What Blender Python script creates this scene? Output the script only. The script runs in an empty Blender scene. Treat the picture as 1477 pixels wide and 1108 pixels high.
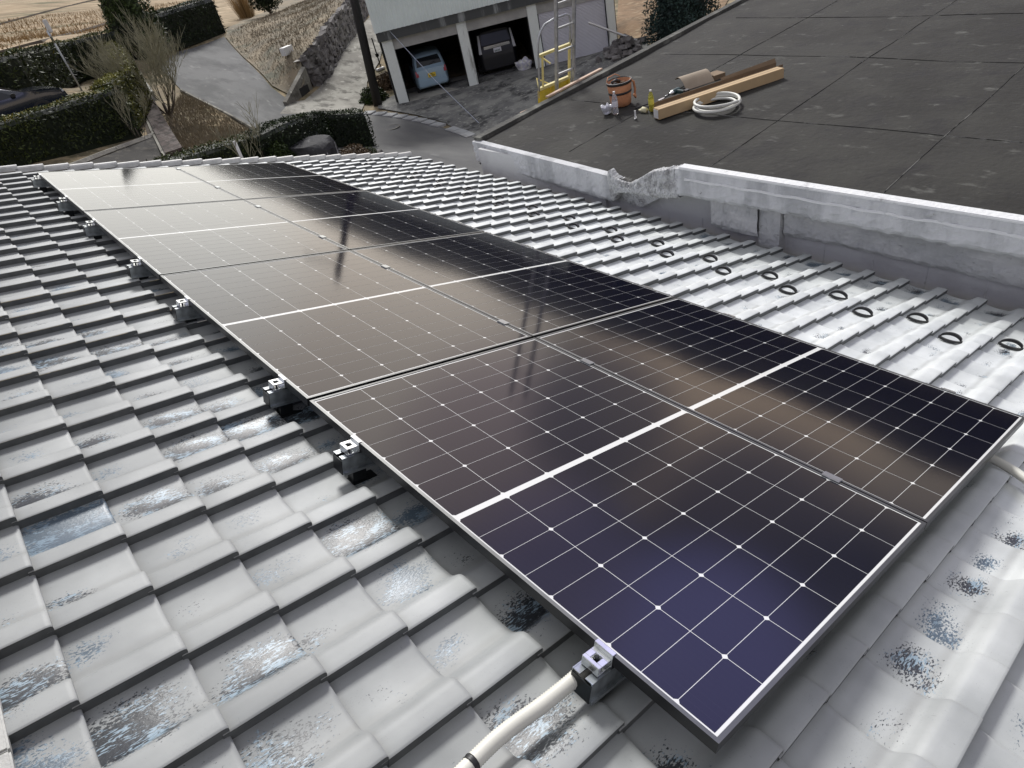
import bpy, bmesh, math, random
import numpy as np
from mathutils import Matrix, Vector
random.seed(7)
RNG = np.random.default_rng(7)
PI = math.pi
scene = bpy.context.scene
COL = scene.collection

# ================================================================ camera
CW = np.array([-0.48471, -0.34012, 1.38499])
RW = np.array([[0.727352, -0.657519, -0.196541], [-0.526431, -0.350848, -0.774452], [0.440261, 0.666764, -0.601328]])
F = 946.756            # focal length in pixels of a 1477 px wide picture
cam_data = bpy.data.cameras.new('camera')
cam = bpy.data.objects.new('camera', cam_data)
COL.objects.link(cam)
cam.matrix_world = Matrix([[RW[0][i], -RW[1][i], -RW[2][i], CW[i]] for i in range(3)] + [[0, 0, 0, 1]])
cam_data.sensor_width = 36.0
cam_data.lens = 36.0 * F / 1477.0
cam_data.clip_start = 0.05
cam_data.clip_end = 3000
scene.camera = cam

# ================================================================ light
SUN_AZ, SUN_EL = 34.0, 41.0       # azimuth measured from +Y towards +X
world = bpy.data.worlds.new('World')
scene.world = world
world.use_nodes = True
wt = world.node_tree
for n in list(wt.nodes):
    wt.nodes.remove(n)

def wn(t, **kw):
    n = wt.nodes.new(t)
    for k, v in kw.items():
        setattr(n, k, v)
    return n

def build_world():
    L = wt.links.new
    out = wn('ShaderNodeOutputWorld'); bg = wn('ShaderNodeBackground')
    sky = wn('ShaderNodeTexSky', sky_type='NISHITA', sun_disc=False)
    sky.sun_elevation = math.radians(SUN_EL); sky.sun_rotation = math.radians(SUN_AZ)
    sky.air_density = 1.0; sky.dust_density = 3.0
    tc = wn('ShaderNodeTexCoord')
    mp = wn('ShaderNodeMapping'); mp.inputs['Scale'].default_value = (1.0, 1.0, 3.2)
    L(tc.outputs['Generated'], mp.inputs['Vector'])
    nz = wn('ShaderNodeTexNoise'); nz.inputs['Scale'].default_value = 2.3; nz.inputs['Detail'].default_value = 5
    nz.inputs['Roughness'].default_value = 0.5
    L(mp.outputs['Vector'], nz.inputs['Vector'])
    sep = wn('ShaderNodeSeparateXYZ'); L(tc.outputs['Generated'], sep.inputs[0])
    # cloud colour by height above the horizon (sine of elevation)
    r = wn('ShaderNodeValToRGB'); L(sep.outputs['Z'], r.inputs[0])
    e = r.color_ramp.elements
    e[0].position = 0.0; e[0].color = (1.0, 0.86, 0.68, 1)
    e[1].position = 1.0; e[1].color = (1.0, 1.0, 1.02, 1)
    for p, c in ((0.11, (1.15, 0.96, 0.75, 1)), (0.19, (0.95, 0.82, 0.70, 1)), (0.27, (0.34, 0.33, 0.38, 1)), (0.36, (0.50, 0.50, 0.66, 1)), (0.46, (1.05, 1.05, 1.6, 1)), (0.58, (0.95, 0.95, 1.05, 1)), (0.75, (1.0, 1.0, 1.0, 1))):
        x = e.new(p); x.color = c
    # light and dark cloud banks
    r2 = wn('ShaderNodeValToRGB'); L(nz.outputs['Fac'], r2.inputs[0])
    e = r2.color_ramp.elements
    e[0].position = 0.40; e[0].color = (0.60, 0.60, 0.62, 1)
    e[1].position = 0.58; e[1].color = (1.3, 1.28, 1.25, 1)
    mul = wn('ShaderNodeMix', data_type='RGBA', blend_type='MULTIPLY'); mul.inputs[0].default_value = 1.0
    L(r.outputs[0], mul.inputs[6]); L(r2.outputs[0], mul.inputs[7])
    # bright thin cloud low over the far end of the roof
    a, el = math.radians(14), math.radians(10)
    dv = (math.cos(el) * math.sin(a), math.cos(el) * math.cos(a), math.sin(el))
    dot = wn('ShaderNodeVectorMath', operation='DOT_PRODUCT'); L(tc.outputs['Generated'], dot.inputs[0]); dot.inputs[1].default_value = dv
    mr = wn('ShaderNodeMapRange', interpolation_type='SMOOTHERSTEP'); mr.inputs['From Min'].default_value = 0.945; mr.inputs['From Max'].default_value = 1.0
    mr.inputs['To Min'].default_value = 0.0; mr.inputs['To Max'].default_value = 1.0
    L(dot.outputs['Value'], mr.inputs['Value'])
    for (a, el, rad, colr, amt) in ((34, 13, 0.925, (3.1, 2.75, 2.35, 1), 0.9), (66, 8, 0.962, (2.3, 1.75, 1.25, 1), 0.85), (49, 19, 0.980, (1.7, 1.35, 1.35, 1), 0.8), (57, 13.5, 0.988, (0.45, 0.40, 0.42, 1), 0.85), (72, 17, 0.980, (0.30, 0.28, 0.34, 1), 0.85), (73, 29, 0.975, (1.5, 1.45, 3.2, 1), 0.85), (58, 27, 0.985, (1.0, 0.85, 1.5, 1), 0.6)):
        a, el = math.radians(a), math.radians(el)
        dt = wn('ShaderNodeVectorMath', operation='DOT_PRODUCT'); L(tc.outputs['Generated'], dt.inputs[0]); dt.inputs[1].default_value = (math.cos(el) * math.sin(a), math.cos(el) * math.cos(a), math.sin(el))
        m2 = wn('ShaderNodeMapRange', interpolation_type='SMOOTHERSTEP'); m2.inputs['From Min'].default_value = rad; m2.inputs['From Max'].default_value = 1.0; m2.inputs['To Max'].default_value = amt
        L(dt.outputs['Value'], m2.inputs['Value'])
        g2 = wn('ShaderNodeMix', data_type='RGBA', blend_type='MIX'); L(m2.outputs[0], g2.inputs[0]); L(mul.outputs[2], g2.inputs[6]); g2.inputs[7].default_value = colr
        mul = g2
    gl = wn('ShaderNodeMix', data_type='RGBA', blend_type='MIX'); L(mr.outputs[0], gl.inputs[0])
    L(mul.outputs[2], gl.inputs[6]); gl.inputs[7].default_value = (3.2, 3.15, 2.95, 1)
    # overall: high cloud brightness, in the units of the sky texture
    br = wn('ShaderNodeMix', data_type='RGBA', blend_type='MULTIPLY'); br.inputs[0].default_value = 1.0
    L(gl.outputs[2], br.inputs[6]); br.inputs[7].default_value = (6.6, 6.6, 6.6, 1)
    br.clamp_result = False
    mix = wn('ShaderNodeMix', data_type='RGBA', blend_type='MIX'); mix.inputs[0].default_value = 0.88
    L(sky.outputs[0], mix.inputs[6]); L(br.outputs[2], mix.inputs[7])
    L(mix.outputs[2], bg.inputs['Color']); bg.inputs['Strength'].default_value = 0.10
    L(bg.outputs[0], out.inputs['Surface'])
build_world()

sun_data = bpy.data.lights.new('sun', 'SUN')
sun_data.energy = 3.2
sun_data.angle = math.radians(13)
sun_data.color = (1.0, 0.985, 0.96)
sun = bpy.data.objects.new('sun', sun_data)
COL.objects.link(sun)
_a, _e = math.radians(SUN_AZ), math.radians(SUN_EL)
sun.rotation_euler = Vector((math.cos(_e) * math.sin(_a), math.cos(_e) * math.cos(_a), math.sin(_e))).to_track_quat('Z', 'Y').to_euler()

scene.view_settings.view_transform = 'Standard'
scene.view_settings.look = 'None'
scene.view_settings.exposure = 0.0
scene.view_settings.gamma = 1.0

# ================================================================ helpers
RM = np.array([[0.0, 0.944915, -0.327317], [0.999687, 0.008188, 0.023638], [0.025016, -0.327214, -0.944619]])
ROOF = Matrix([[RM[i][1], RM[i][0], -RM[i][2], 0.0] for i in range(3)] + [[0, 0, 0, 1]])   # local x = down the slope, y = along the eaves, z = off the tiles

def rp(u, v, n):
    return ROOF @ Vector((v, u, n))

def mesh(name, verts, faces, mat=None, parent=None, smooth=False, loc=None, mats=None, mi=None, matrix=None):
    me = bpy.data.meshes.new(name)
    me.from_pydata([tuple(map(float, v)) for v in verts], [], [tuple(f) for f in faces])
    for m in (mats or ([mat] if mat else [])):
        me.materials.append(m)
    if mi is not None:
        me.polygons.foreach_set('material_index', np.array(mi, dtype=np.int32))
    if smooth:
        me.polygons.foreach_set('use_smooth', np.ones(len(me.polygons), dtype=bool))
    me.update()
    o = bpy.data.objects.new(name, me)
    COL.objects.link(o)
    if parent:
        o.parent = parent
    if matrix is not None:
        o.matrix_local = matrix
    if loc is not None:
        o.location = loc
    return o

class MB:
    """collects shapes, links them as one mesh"""
    def __init__(s):
        s.v = []; s.f = []; s.m = []; s.cur = 0
    def add(s, vs, fs, M=None):
        b = len(s.v)
        for p in vs:
            p = Vector(p)
            s.v.append(M @ p if M is not None else p)
        for f in fs:
            s.f.append([b + i for i in f]); s.m.append(s.cur)
    def box(s, lo, hi, M=None, bev=0.0):
        x0, y0, z0 = lo; x1, y1, z1 = hi
        if bev <= 0:
            vs = [(x0, y0, z0), (x1, y0, z0), (x1, y1, z0), (x0, y1, z0), (x0, y0, z1), (x1, y0, z1), (x1, y1, z1), (x0, y1, z1)]
            fs = [(0, 3, 2, 1), (4, 5, 6, 7), (0, 1, 5, 4), (1, 2, 6, 5), (2, 3, 7, 6), (3, 0, 4, 7)]
            s.add(vs, fs, M); return
        bm = bmesh.new()
        bmesh.ops.create_cube(bm, size=1.0)
        for v in bm.verts:
            v.co = Vector(((x0 + x1) / 2 + v.co.x * (x1 - x0), (y0 + y1) / 2 + v.co.y * (y1 - y0), (z0 + z1) / 2 + v.co.z * (z1 - z0)))
        bmesh.ops.bevel(bm, geom=list(bm.edges), offset=bev, segments=2, affect='EDGES')
        bm.verts.ensure_lookup_table()
        s.add([v.co.copy() for v in bm.verts], [[v.index for v in f.verts] for f in bm.faces], M)
        bm.free()
    def tube(s, pts, r, seg=8, M=None, cap=True, closed=False):
        pts = [Vector(p) for p in pts]
        n = len(pts)
        rr = r if isinstance(r, (list, tuple)) else [r] * n
        vs = []; fs = []
        prev = None
        for i, p in enumerate(pts):
            if closed:
                t = pts[(i + 1) % n] - pts[i - 1]
            else:
                t = pts[min(i + 1, n - 1)] - pts[max(i - 1, 0)]
            if t.length < 1e-9: t = Vector((0, 0, 1))
            t.normalize()
            if prev is None:
                a = Vector((0, 0, 1)) if abs(t.z) < 0.9 else Vector((1, 0, 0))
                x = t.cross(a).normalized()
            else:
                x = (prev - t * prev.dot(t)).normalized()
            prev = x
            y = t.cross(x)
            for k in range(seg):
                a = 2 * PI * k / seg
                vs.append(p + (x * math.cos(a) + y * math.sin(a)) * rr[i])
        m = n if closed else n - 1
        for i in range(m):
            j = (i + 1) % n
            for k in range(seg):
                k2 = (k + 1) % seg
                fs.append((i * seg + k, i * seg + k2, j * seg + k2, j * seg + k))
        if cap and not closed:
            fs.append(tuple(range(seg - 1, -1, -1))); fs.append(tuple((n - 1) * seg + k for k in range(seg)))
        s.add(vs, fs, M)
    def lathe(s, prof, seg=24, M=None, center=(0, 0, 0)):
        vs = []; fs = []
        c = Vector(center)
        for (r, z) in prof:
            for k in range(seg):
                a = 2 * PI * k / seg
                vs.append(c + Vector((r * math.cos(a), r * math.sin(a), z)))
        for i in range(len(prof) - 1):
            for k in range(seg):
                k2 = (k + 1) % seg
                fs.append((i * seg + k, i * seg + k2, (i + 1) * seg + k2, (i + 1) * seg + k))
        s.add(vs, fs, M)
    def prism(s, poly, z0, z1, M=None):
        n = len(poly)
        vs = [(p[0], p[1], z0) for p in poly] + [(p[0], p[1], z1) for p in poly]
        fs = [tuple(range(n - 1, -1, -1)), tuple(range(n, 2 * n))] + [(i, (i + 1) % n, n + (i + 1) % n, n + i) for i in range(n)]
        s.add(vs, fs, M)
    def build(s, name, mat, parent=None, smooth=False, mats=None, matrix=None):
        return mesh(name, s.v, s.f, mat, parent, smooth, mats=mats, mi=s.m if mats else None, matrix=matrix)

def auto_smooth(o, deg=35):
    me = o.data
    me.polygons.foreach_set('use_smooth', np.ones(len(me.polygons), dtype=bool))
    bm = bmesh.new(); bm.from_mesh(me)
    for e in bm.edges:
        e.smooth = not (len(e.link_faces) == 2 and e.calc_face_angle(0) > math.radians(deg))
    bm.to_mesh(me); bm.free()
    return o

def tag(o, label=None, cat=None, group=None, kind=None):
    if label: o['label'] = label
    if cat: o['category'] = cat
    if group: o['group'] = group
    if kind: o['kind'] = kind
    return o

def empty(name, M, label=None, cat=None, group=None):
    o = bpy.data.objects.new(name, None)
    COL.objects.link(o)
    o.empty_display_size = 0.1
    o.matrix_world = M if isinstance(M, Matrix) else Matrix.Translation(M)
    return tag(o, label, cat, group)

def copy_tree(o, parent=None):
    c = o.copy(); COL.objects.link(c); c.parent = parent
    for ch in [x for x in bpy.data.objects if x.parent == o]:
        copy_tree(ch, c)
    return c

# ---------------------------------------------------------------- materials
def newmat(name):
    m = bpy.data.materials.new(name); m.use_nodes = True
    nt = m.node_tree
    return m, nt, nt.nodes['Principled BSDF'], nt.links.new

def rgb(c): return (c[0], c[1], c[2], 1.0)

def mat(name, c, rough=0.6, metal=0.0, var=0.15, scale=8.0, c2=None, bump=0.0, bscale=60.0, coat=0.0, stretch=None, detail=6, lo=0.35, hi=0.65, spec=0.5):
    """one surface colour, varied by noise between c and c2 (or a lighter/darker c)"""
    m, nt, b, L = newmat(name)
    b.inputs['Roughness'].default_value = rough; b.inputs['Metallic'].default_value = metal
    b.inputs['Coat Weight'].default_value = coat; b.inputs['Specular IOR Level'].default_value = spec
    tc = nt.nodes.new('ShaderNodeTexCoord'); mp = nt.nodes.new('ShaderNodeMapping')
    L(tc.outputs['Object'], mp.inputs['Vector'])
    if stretch: mp.inputs['Scale'].default_value = stretch
    nz = nt.nodes.new('ShaderNodeTexNoise'); nz.inputs['Scale'].default_value = scale; nz.inputs['Detail'].default_value = detail
    nz.inputs['Roughness'].default_value = 0.6
    L(mp.outputs[0], nz.inputs['Vector'])
    r = nt.nodes.new('ShaderNodeValToRGB'); L(nz.outputs['Fac'], r.inputs[0])
    r.color_ramp.elements[0].position = lo; r.color_ramp.elements[1].position = hi
    if c2 is None:
        c2 = [min(1, x * (1 + var)) for x in c]; c = [x * (1 - var) for x in c]
    r.color_ramp.elements[0].color = rgb(c); r.color_ramp.elements[1].color = rgb(c2)
    L(r.outputs[0], b.inputs['Base Color'])
    if bump > 0:
        n2 = nt.nodes.new('ShaderNodeTexNoise'); n2.inputs['Scale'].default_value = bscale; n2.inputs['Detail'].default_value = 5
        L(mp.outputs[0], n2.inputs['Vector'])
        bp = nt.nodes.new('ShaderNodeBump'); bp.inputs['Strength'].default_value = bump; bp.inputs['Distance'].default_value = 0.02
        L(n2.outputs['Fac'], bp.inputs['Height']); L(bp.outputs[0], b.inputs['Normal'])
    return m

def layered(name, base, layers, rough=0.85, bump=0.3, bscale=25.0, coords='Object', spec=0.4):
    """noise layers: (colour, scale, lo, hi, stretch, detail) painted over a base colour, for ground, concrete, roofing"""
    m, nt, b, L = newmat(name)
    b.inputs['Roughness'].default_value = rough; b.inputs['Specular IOR Level'].default_value = spec
    tc = nt.nodes.new('ShaderNodeTexCoord')
    prev = None; col = base
    for i, (c, sc, lo, hi, st, dt) in enumerate(layers):
        mp = nt.nodes.new('ShaderNodeMapping'); L(tc.outputs[coords], mp.inputs['Vector'])
        mp.inputs['Location'].default_value = (3.1 * i, 1.7 * i, 0.3 * i)
        if st:
            mp.inputs['Scale'].default_value = st[:3]
            if len(st) > 3: mp.inputs['Rotation'].default_value = (0, 0, st[3])
        nz = nt.nodes.new('ShaderNodeTexNoise'); nz.inputs['Scale'].default_value = sc; nz.inputs['Detail'].default_value = dt
        nz.inputs['Roughness'].default_value = 0.62
        L(mp.outputs[0], nz.inputs['Vector'])
        mr = nt.nodes.new('ShaderNodeMapRange'); mr.interpolation_type = 'SMOOTHSTEP'
        mr.inputs['From Min'].default_value = lo; mr.inputs['From Max'].default_value = hi
        L(nz.outputs['Fac'], mr.inputs['Value'])
        mx = nt.nodes.new('ShaderNodeMix'); mx.data_type = 'RGBA'
        L(mr.outputs[0], mx.inputs[0])
        if prev is None: mx.inputs[6].default_value = rgb(base)
        else: L(prev, mx.inputs[6])
        mx.inputs[7].default_value = rgb(c)
        prev = mx.outputs[2]
    L(prev, b.inputs['Base Color'])
    if bump:
        n2 = nt.nodes.new('ShaderNodeTexNoise'); n2.inputs['Scale'].default_value = bscale; n2.inputs['Detail'].default_value = 8
        L(tc.outputs[coords], n2.inputs['Vector'])
        bp = nt.nodes.new('ShaderNodeBump'); bp.inputs['Strength'].default_value = bump; bp.inputs['Distance'].default_value = 0.03
        L(n2.outputs['Fac'], bp.inputs['Height']); L(bp.outputs[0], b.inputs['Normal'])
    return m

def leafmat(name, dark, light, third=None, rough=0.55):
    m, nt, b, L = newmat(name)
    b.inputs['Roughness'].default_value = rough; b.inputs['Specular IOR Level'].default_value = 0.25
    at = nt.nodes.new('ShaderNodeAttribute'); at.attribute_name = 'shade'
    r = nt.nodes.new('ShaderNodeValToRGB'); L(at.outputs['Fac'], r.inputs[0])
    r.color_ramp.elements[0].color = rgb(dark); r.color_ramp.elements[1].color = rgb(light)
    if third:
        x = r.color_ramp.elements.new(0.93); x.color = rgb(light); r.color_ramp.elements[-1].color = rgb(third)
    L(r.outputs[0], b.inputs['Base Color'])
    return m

def tile_material():
    m, nt, b, L = newmat('silver painted tile')
    N = nt.nodes.new
    def math_(op, a, c=None, clamp=False):
        n = N('ShaderNodeMath'); n.operation = op; n.use_clamp = clamp
        for i, x in enumerate((a, c)):
            if x is None: continue
            if isinstance(x, (int, float)): n.inputs[i].default_value = x
            else: L(x, n.inputs[i])
        return n.outputs[0]
    uv = N('ShaderNodeUVMap'); uv.uv_map = 'tile'
    rn = N('ShaderNodeUVMap'); rn.uv_map = 'rnd'
    s = N('ShaderNodeSeparateXYZ'); L(uv.outputs[0], s.inputs[0])
    q = N('ShaderNodeSeparateXYZ'); L(rn.outputs[0], q.inputs[0])
    u, v, r1, r2 = s.outputs[0], s.outputs[1], q.outputs[0], q.outputs[1]
    # position in metres plus a per-tile offset
    cmb = N('ShaderNodeCombineXYZ')
    L(math_('ADD', math_('MULTIPLY', u, 0.256), math_('MULTIPLY', r1, 37.0)), cmb.inputs[0])
    L(math_('ADD', math_('MULTIPLY', v, 0.12), math_('MULTIPLY', r2, 53.0)), cmb.inputs[1])
    big = N('ShaderNodeTexNoise'); big.inputs['Scale'].default_value = 14; big.inputs['Detail'].default_value = 4; L(cmb.outputs[0], big.inputs['Vector'])
    fine = N('ShaderNodeTexNoise'); fine.inputs['Scale'].default_value = 190; fine.inputs['Detail'].default_value = 4; fine.inputs['Roughness'].default_value = 0.65; L(cmb.outputs[0], fine.inputs['Vector'])
    # elliptic centre of the worn patch, in the trough beside the roll
    cu = math_('ADD', 0.60, math_('MULTIPLY', math_('SUBTRACT', r2, 0.5), 0.22))
    cv = math_('ADD', 0.38, math_('MULTIPLY', math_('SUBTRACT', r1, 0.5), 0.5))
    du = math_('DIVIDE', math_('SUBTRACT', u, cu), 0.27)
    dv = math_('DIVIDE', math_('SUBTRACT', v, cv), 0.50)
    d = math_('SQRT', math_('ADD', math_('MULTIPLY', du, du), math_('MULTIPLY', dv, dv)))
    # how worn each tile is
    wear = N('ShaderNodeAttribute'); wear.attribute_name = 'wear'
    lvl = math_('SUBTRACT', math_('ADD', math_('MULTIPLY', wear.outputs['Fac'], 1.15), math_('MULTIPLY', math_('SUBTRACT', big.outputs['Fac'], 0.5), 2.2)), d)
    lvl = math_('ADD', lvl, math_('MULTIPLY', math_('SUBTRACT', fine.outputs['Fac'], 0.5), 3.2))
    mr = N('ShaderNodeMapRange'); mr.interpolation_type = 'SMOOTHSTEP'
    mr.inputs['From Min'].default_value = 0.02; mr.inputs['From Max'].default_value = 0.22; L(lvl, mr.inputs['Value'])
    worn = mr.outputs[0]
    # paint: pale warm grey with dust clouds and scratches
    tc = N('ShaderNodeTexCoord')
    dust = N('ShaderNodeTexNoise'); dust.inputs['Scale'].default_value = 5; dust.inputs['Detail'].default_value = 8; L(tc.outputs['Object'], dust.inputs['Vector'])
    dr = N('ShaderNodeValToRGB'); L(dust.outputs['Fac'], dr.inputs[0])
    dr.color_ramp.elements[0].position = 0.3; dr.color_ramp.elements[0].color = (0.41, 0.43, 0.432, 1)
    dr.color_ramp.elements[1].position = 0.7; dr.color_ramp.elements[1].color = (0.59, 0.612, 0.608, 1)
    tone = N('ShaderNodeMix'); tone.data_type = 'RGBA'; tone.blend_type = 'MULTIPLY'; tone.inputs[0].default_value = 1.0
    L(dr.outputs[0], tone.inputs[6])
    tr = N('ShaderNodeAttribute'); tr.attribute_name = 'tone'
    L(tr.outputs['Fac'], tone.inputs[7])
    # scratches
    mp = N('ShaderNodeMapping'); mp.inputs['Scale'].default_value = (40, 260, 40); mp.inputs['Rotation'].default_value = (0, 0, 0.35); L(cmb.outputs[0], mp.inputs[0])
    sc = N('ShaderNodeTexNoise'); sc.inputs['Scale'].default_value = 1.0; sc.inputs['Detail'].default_value = 3; L(mp.outputs[0], sc.inputs['Vector'])
    sr = N('ShaderNodeMapRange'); sr.inputs['From Min'].default_value = 0.70; sr.inputs['From Max'].default_value = 0.76; L(sc.outputs['Fac'], sr.inputs['Value'])
    scr = math_('MULTIPLY', sr.outputs[0], 0.45)
    c1 = N('ShaderNodeMix'); c1.data_type = 'RGBA'; L(scr, c1.inputs[0]); L(tone.outputs[2], c1.inputs[6]); c1.inputs[7].default_value = (0.11, 0.12, 0.13, 1)
    # bare glaze: slate grey, with sky glints painted on as blue-grey flakes
    mp2 = N('ShaderNodeMapping'); mp2.inputs['Scale'].default_value = (230, 110, 100); mp2.inputs['Rotation'].default_value = (0, 0, 0.3); L(cmb.outputs[0], mp2.inputs[0])
    fl = N('ShaderNodeTexNoise'); fl.inputs['Scale'].default_value = 1.0; fl.inputs['Detail'].default_value = 3; fl.inputs['Distortion'].default_value = 0.6; L(mp2.outputs[0], fl.inputs['Vector'])
    big2 = N('ShaderNodeTexNoise'); big2.inputs['Scale'].default_value = 22; big2.inputs['Detail'].default_value = 2; L(cmb.outputs[0], big2.inputs['Vector'])
    fx = math_('ADD', fl.outputs['Fac'], math_('MULTIPLY', math_('SUBTRACT', big2.outputs['Fac'], 0.5), 0.9))
    gl = N('ShaderNodeValToRGB'); L(fx, gl.inputs[0])
    gl.color_ramp.elements[0].position = 0.53; gl.color_ramp.elements[0].color = (0.030, 0.034, 0.040, 1)
    gl.color_ramp.elements[1].position = 0.62; gl.color_ramp.elements[1].color = (0.28, 0.37, 0.44, 1)
    glb = N('ShaderNodeMix'); glb.data_type = 'RGBA'; L(math_('MULTIPLY', math_('GREATER_THAN', r2, 0.7), 0.55), glb.inputs[0]); L(gl.outputs[0], glb.inputs[6]); glb.inputs[7].default_value = (0.13, 0.19, 0.25, 1)
    # grime: under the lap of the tile above and along the crease of the roll
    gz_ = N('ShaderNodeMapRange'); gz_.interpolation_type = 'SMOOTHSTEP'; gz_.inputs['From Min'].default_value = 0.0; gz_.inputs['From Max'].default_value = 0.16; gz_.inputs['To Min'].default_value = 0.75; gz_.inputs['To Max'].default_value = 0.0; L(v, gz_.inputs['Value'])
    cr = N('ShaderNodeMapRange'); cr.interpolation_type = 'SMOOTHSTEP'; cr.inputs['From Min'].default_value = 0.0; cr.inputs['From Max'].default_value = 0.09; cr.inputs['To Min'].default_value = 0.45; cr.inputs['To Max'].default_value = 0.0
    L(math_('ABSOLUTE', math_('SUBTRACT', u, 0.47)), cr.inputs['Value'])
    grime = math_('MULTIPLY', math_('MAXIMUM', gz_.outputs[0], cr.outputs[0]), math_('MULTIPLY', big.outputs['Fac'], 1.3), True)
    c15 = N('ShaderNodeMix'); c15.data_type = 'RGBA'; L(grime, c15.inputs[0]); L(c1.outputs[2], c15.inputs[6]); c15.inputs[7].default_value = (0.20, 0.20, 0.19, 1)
    spk = N('ShaderNodeTexNoise'); spk.inputs['Scale'].default_value = 420; spk.inputs['Detail'].default_value = 2; L(cmb.outputs[0], spk.inputs['Vector'])
    sk = N('ShaderNodeMapRange'); sk.inputs['From Min'].default_value = 0.66; sk.inputs['From Max'].default_value = 0.72; sk.inputs['To Max'].default_value = 0.5; L(math_('ADD', spk.outputs['Fac'], math_('MULTIPLY', math_('SUBTRACT', big.outputs['Fac'], 0.55), 0.35)), sk.inputs['Value'])
    c16 = N('ShaderNodeMix'); c16.data_type = 'RGBA'; L(sk.outputs[0], c16.inputs[0]); L(c15.outputs[2], c16.inputs[6]); c16.inputs[7].default_value = (0.17, 0.18, 0.19, 1)
    c1 = c16
    c2 = N('ShaderNodeMix'); c2.data_type = 'RGBA'; L(worn, c2.inputs[0]); L(c1.outputs[2], c2.inputs[6]); L(glb.outputs[2], c2.inputs[7])
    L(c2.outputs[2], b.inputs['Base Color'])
    rr = N('ShaderNodeMix'); rr.data_type = 'FLOAT'; L(worn, rr.inputs[0]); rr.inputs[2].default_value = 0.57; rr.inputs[3].default_value = 0.36
    L(rr.outputs[0], b.inputs['Roughness'])
    b.inputs['Specular IOR Level'].default_value = 0.6
    mt = N('ShaderNodeMath'); mt.operation = 'MULTIPLY'; L(math_('SUBTRACT', 1.0, worn), mt.inputs[0]); mt.inputs[1].default_value = 0.06
    L(mt.outputs[0], b.inputs['Metallic'])
    bp = N('ShaderNodeBump'); bp.inputs['Strength'].default_value = 0.35; bp.inputs['Distance'].default_value = 0.0010
    hgt = math_('ADD', math_('MULTIPLY', worn, -1.0), math_('MULTIPLY', fine.outputs['Fac'], math_('ADD', 0.25, math_('MULTIPLY', worn, 2.5))))
    L(hgt, bp.inputs['Height']); L(bp.outputs[0], b.inputs['Normal'])
    return m

def glassy(name, c, rough=0.05, tint=None, bump=0.0, bscale=300.0, coat=0.0, spec=0.5):
    m, nt, b, L = newmat(name)
    b.inputs['Base Color'].default_value = rgb(c); b.inputs['Roughness'].default_value = rough
    b.inputs['IOR'].default_value = 1.5; b.inputs['Specular IOR Level'].default_value = spec
    if bump:
        tc = nt.nodes.new('ShaderNodeTexCoord')
        n2 = nt.nodes.new('ShaderNodeTexNoise'); n2.inputs['Scale'].default_value = bscale; n2.inputs['Detail'].default_value = 2
        L(tc.outputs['Object'], n2.inputs['Vector'])
        bp = nt.nodes.new('ShaderNodeBump'); bp.inputs['Strength'].default_value = bump; bp.inputs['Distance'].default_value = 0.001
        L(n2.outputs['Fac'], bp.inputs['Height']); L(bp.outputs[0], b.inputs['Normal'])
    return m

def cell_material():
    m, nt, b, L = newmat('solar cell under glass')
    N = nt.nodes.new
    tc = N('ShaderNodeTexCoord')
    sp = N('ShaderNodeSeparateXYZ'); L(tc.outputs['Object'], sp.inputs[0])
    # eleven fine busbar wires per cell, running along the long side of the module
    w = N('ShaderNodeMath'); w.operation = 'MULTIPLY'; L(sp.outputs[0], w.inputs[0]); w.inputs[1].default_value = 1 / 0.0184
    fr = N('ShaderNodeMath'); fr.operation = 'FRACT'; L(w.outputs[0], fr.inputs[0])
    lt = N('ShaderNodeMath'); lt.operation = 'LESS_THAN'; L(fr.outputs[0], lt.inputs[0]); lt.inputs[1].default_value = 0.03
    mx = N('ShaderNodeMix'); mx.data_type = 'RGBA'; L(lt.outputs[0], mx.inputs[0])
    mx.inputs[6].default_value = (0.0040, 0.0040, 0.0115, 1); mx.inputs[7].default_value = (0.014, 0.014, 0.022, 1)
    L(mx.outputs[2], b.inputs['Base Color'])
    b.inputs['Roughness'].default_value = 0.06; b.inputs['IOR'].default_value = 1.5
    n2 = N('ShaderNodeTexNoise'); n2.inputs['Scale'].default_value = 260; n2.inputs['Detail'].default_value = 2
    L(tc.outputs['Object'], n2.inputs['Vector'])
    bp = N('ShaderNodeBump'); bp.inputs['Strength'].default_value = 0.10; bp.inputs['Distance'].default_value = 0.0004
    L(n2.outputs['Fac'], bp.inputs['Height']); L(bp.outputs[0], b.inputs['Normal'])
    return m

M_TILE = tile_material()
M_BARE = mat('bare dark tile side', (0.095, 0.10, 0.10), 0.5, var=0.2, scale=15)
M_CELL = cell_material()
M_BACK = glassy('white backsheet under glass', (0.72, 0.73, 0.72), 0.15)
M_FRAME = mat('dark anodised frame', (0.018, 0.019, 0.02), 0.35, 0.3, var=0.15, scale=3)
M_LIP = mat('anodised lip painted sky-bright', (0.15, 0.155, 0.155), 0.38, 0.8, var=0.12, scale=6)  # lip of the dark frame, sky reflection put into its lighter colour
M_GALV = mat('galvanised steel', (0.42, 0.45, 0.47), 0.28, 0.9, var=0.25, scale=30, stretch=(1, 0.3, 1))
M_ALU = mat('bright aluminium', (0.72, 0.74, 0.74), 0.25, 0.9, var=0.1, scale=20)
M_DARKSTEEL = mat('dark steel', (0.03, 0.033, 0.035), 0.35, 0.7, var=0.2, scale=20)
M_CREAM = mat('cream plastic conduit', (0.70, 0.69, 0.62), 0.5, var=0.06, scale=5)
M_BLACK = mat('black plastic', (0.015, 0.015, 0.016), 0.45, var=0.2, scale=20)
M_WHITE = mat('white paint', (0.72, 0.72, 0.70), 0.5, var=0.06, scale=4)
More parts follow.
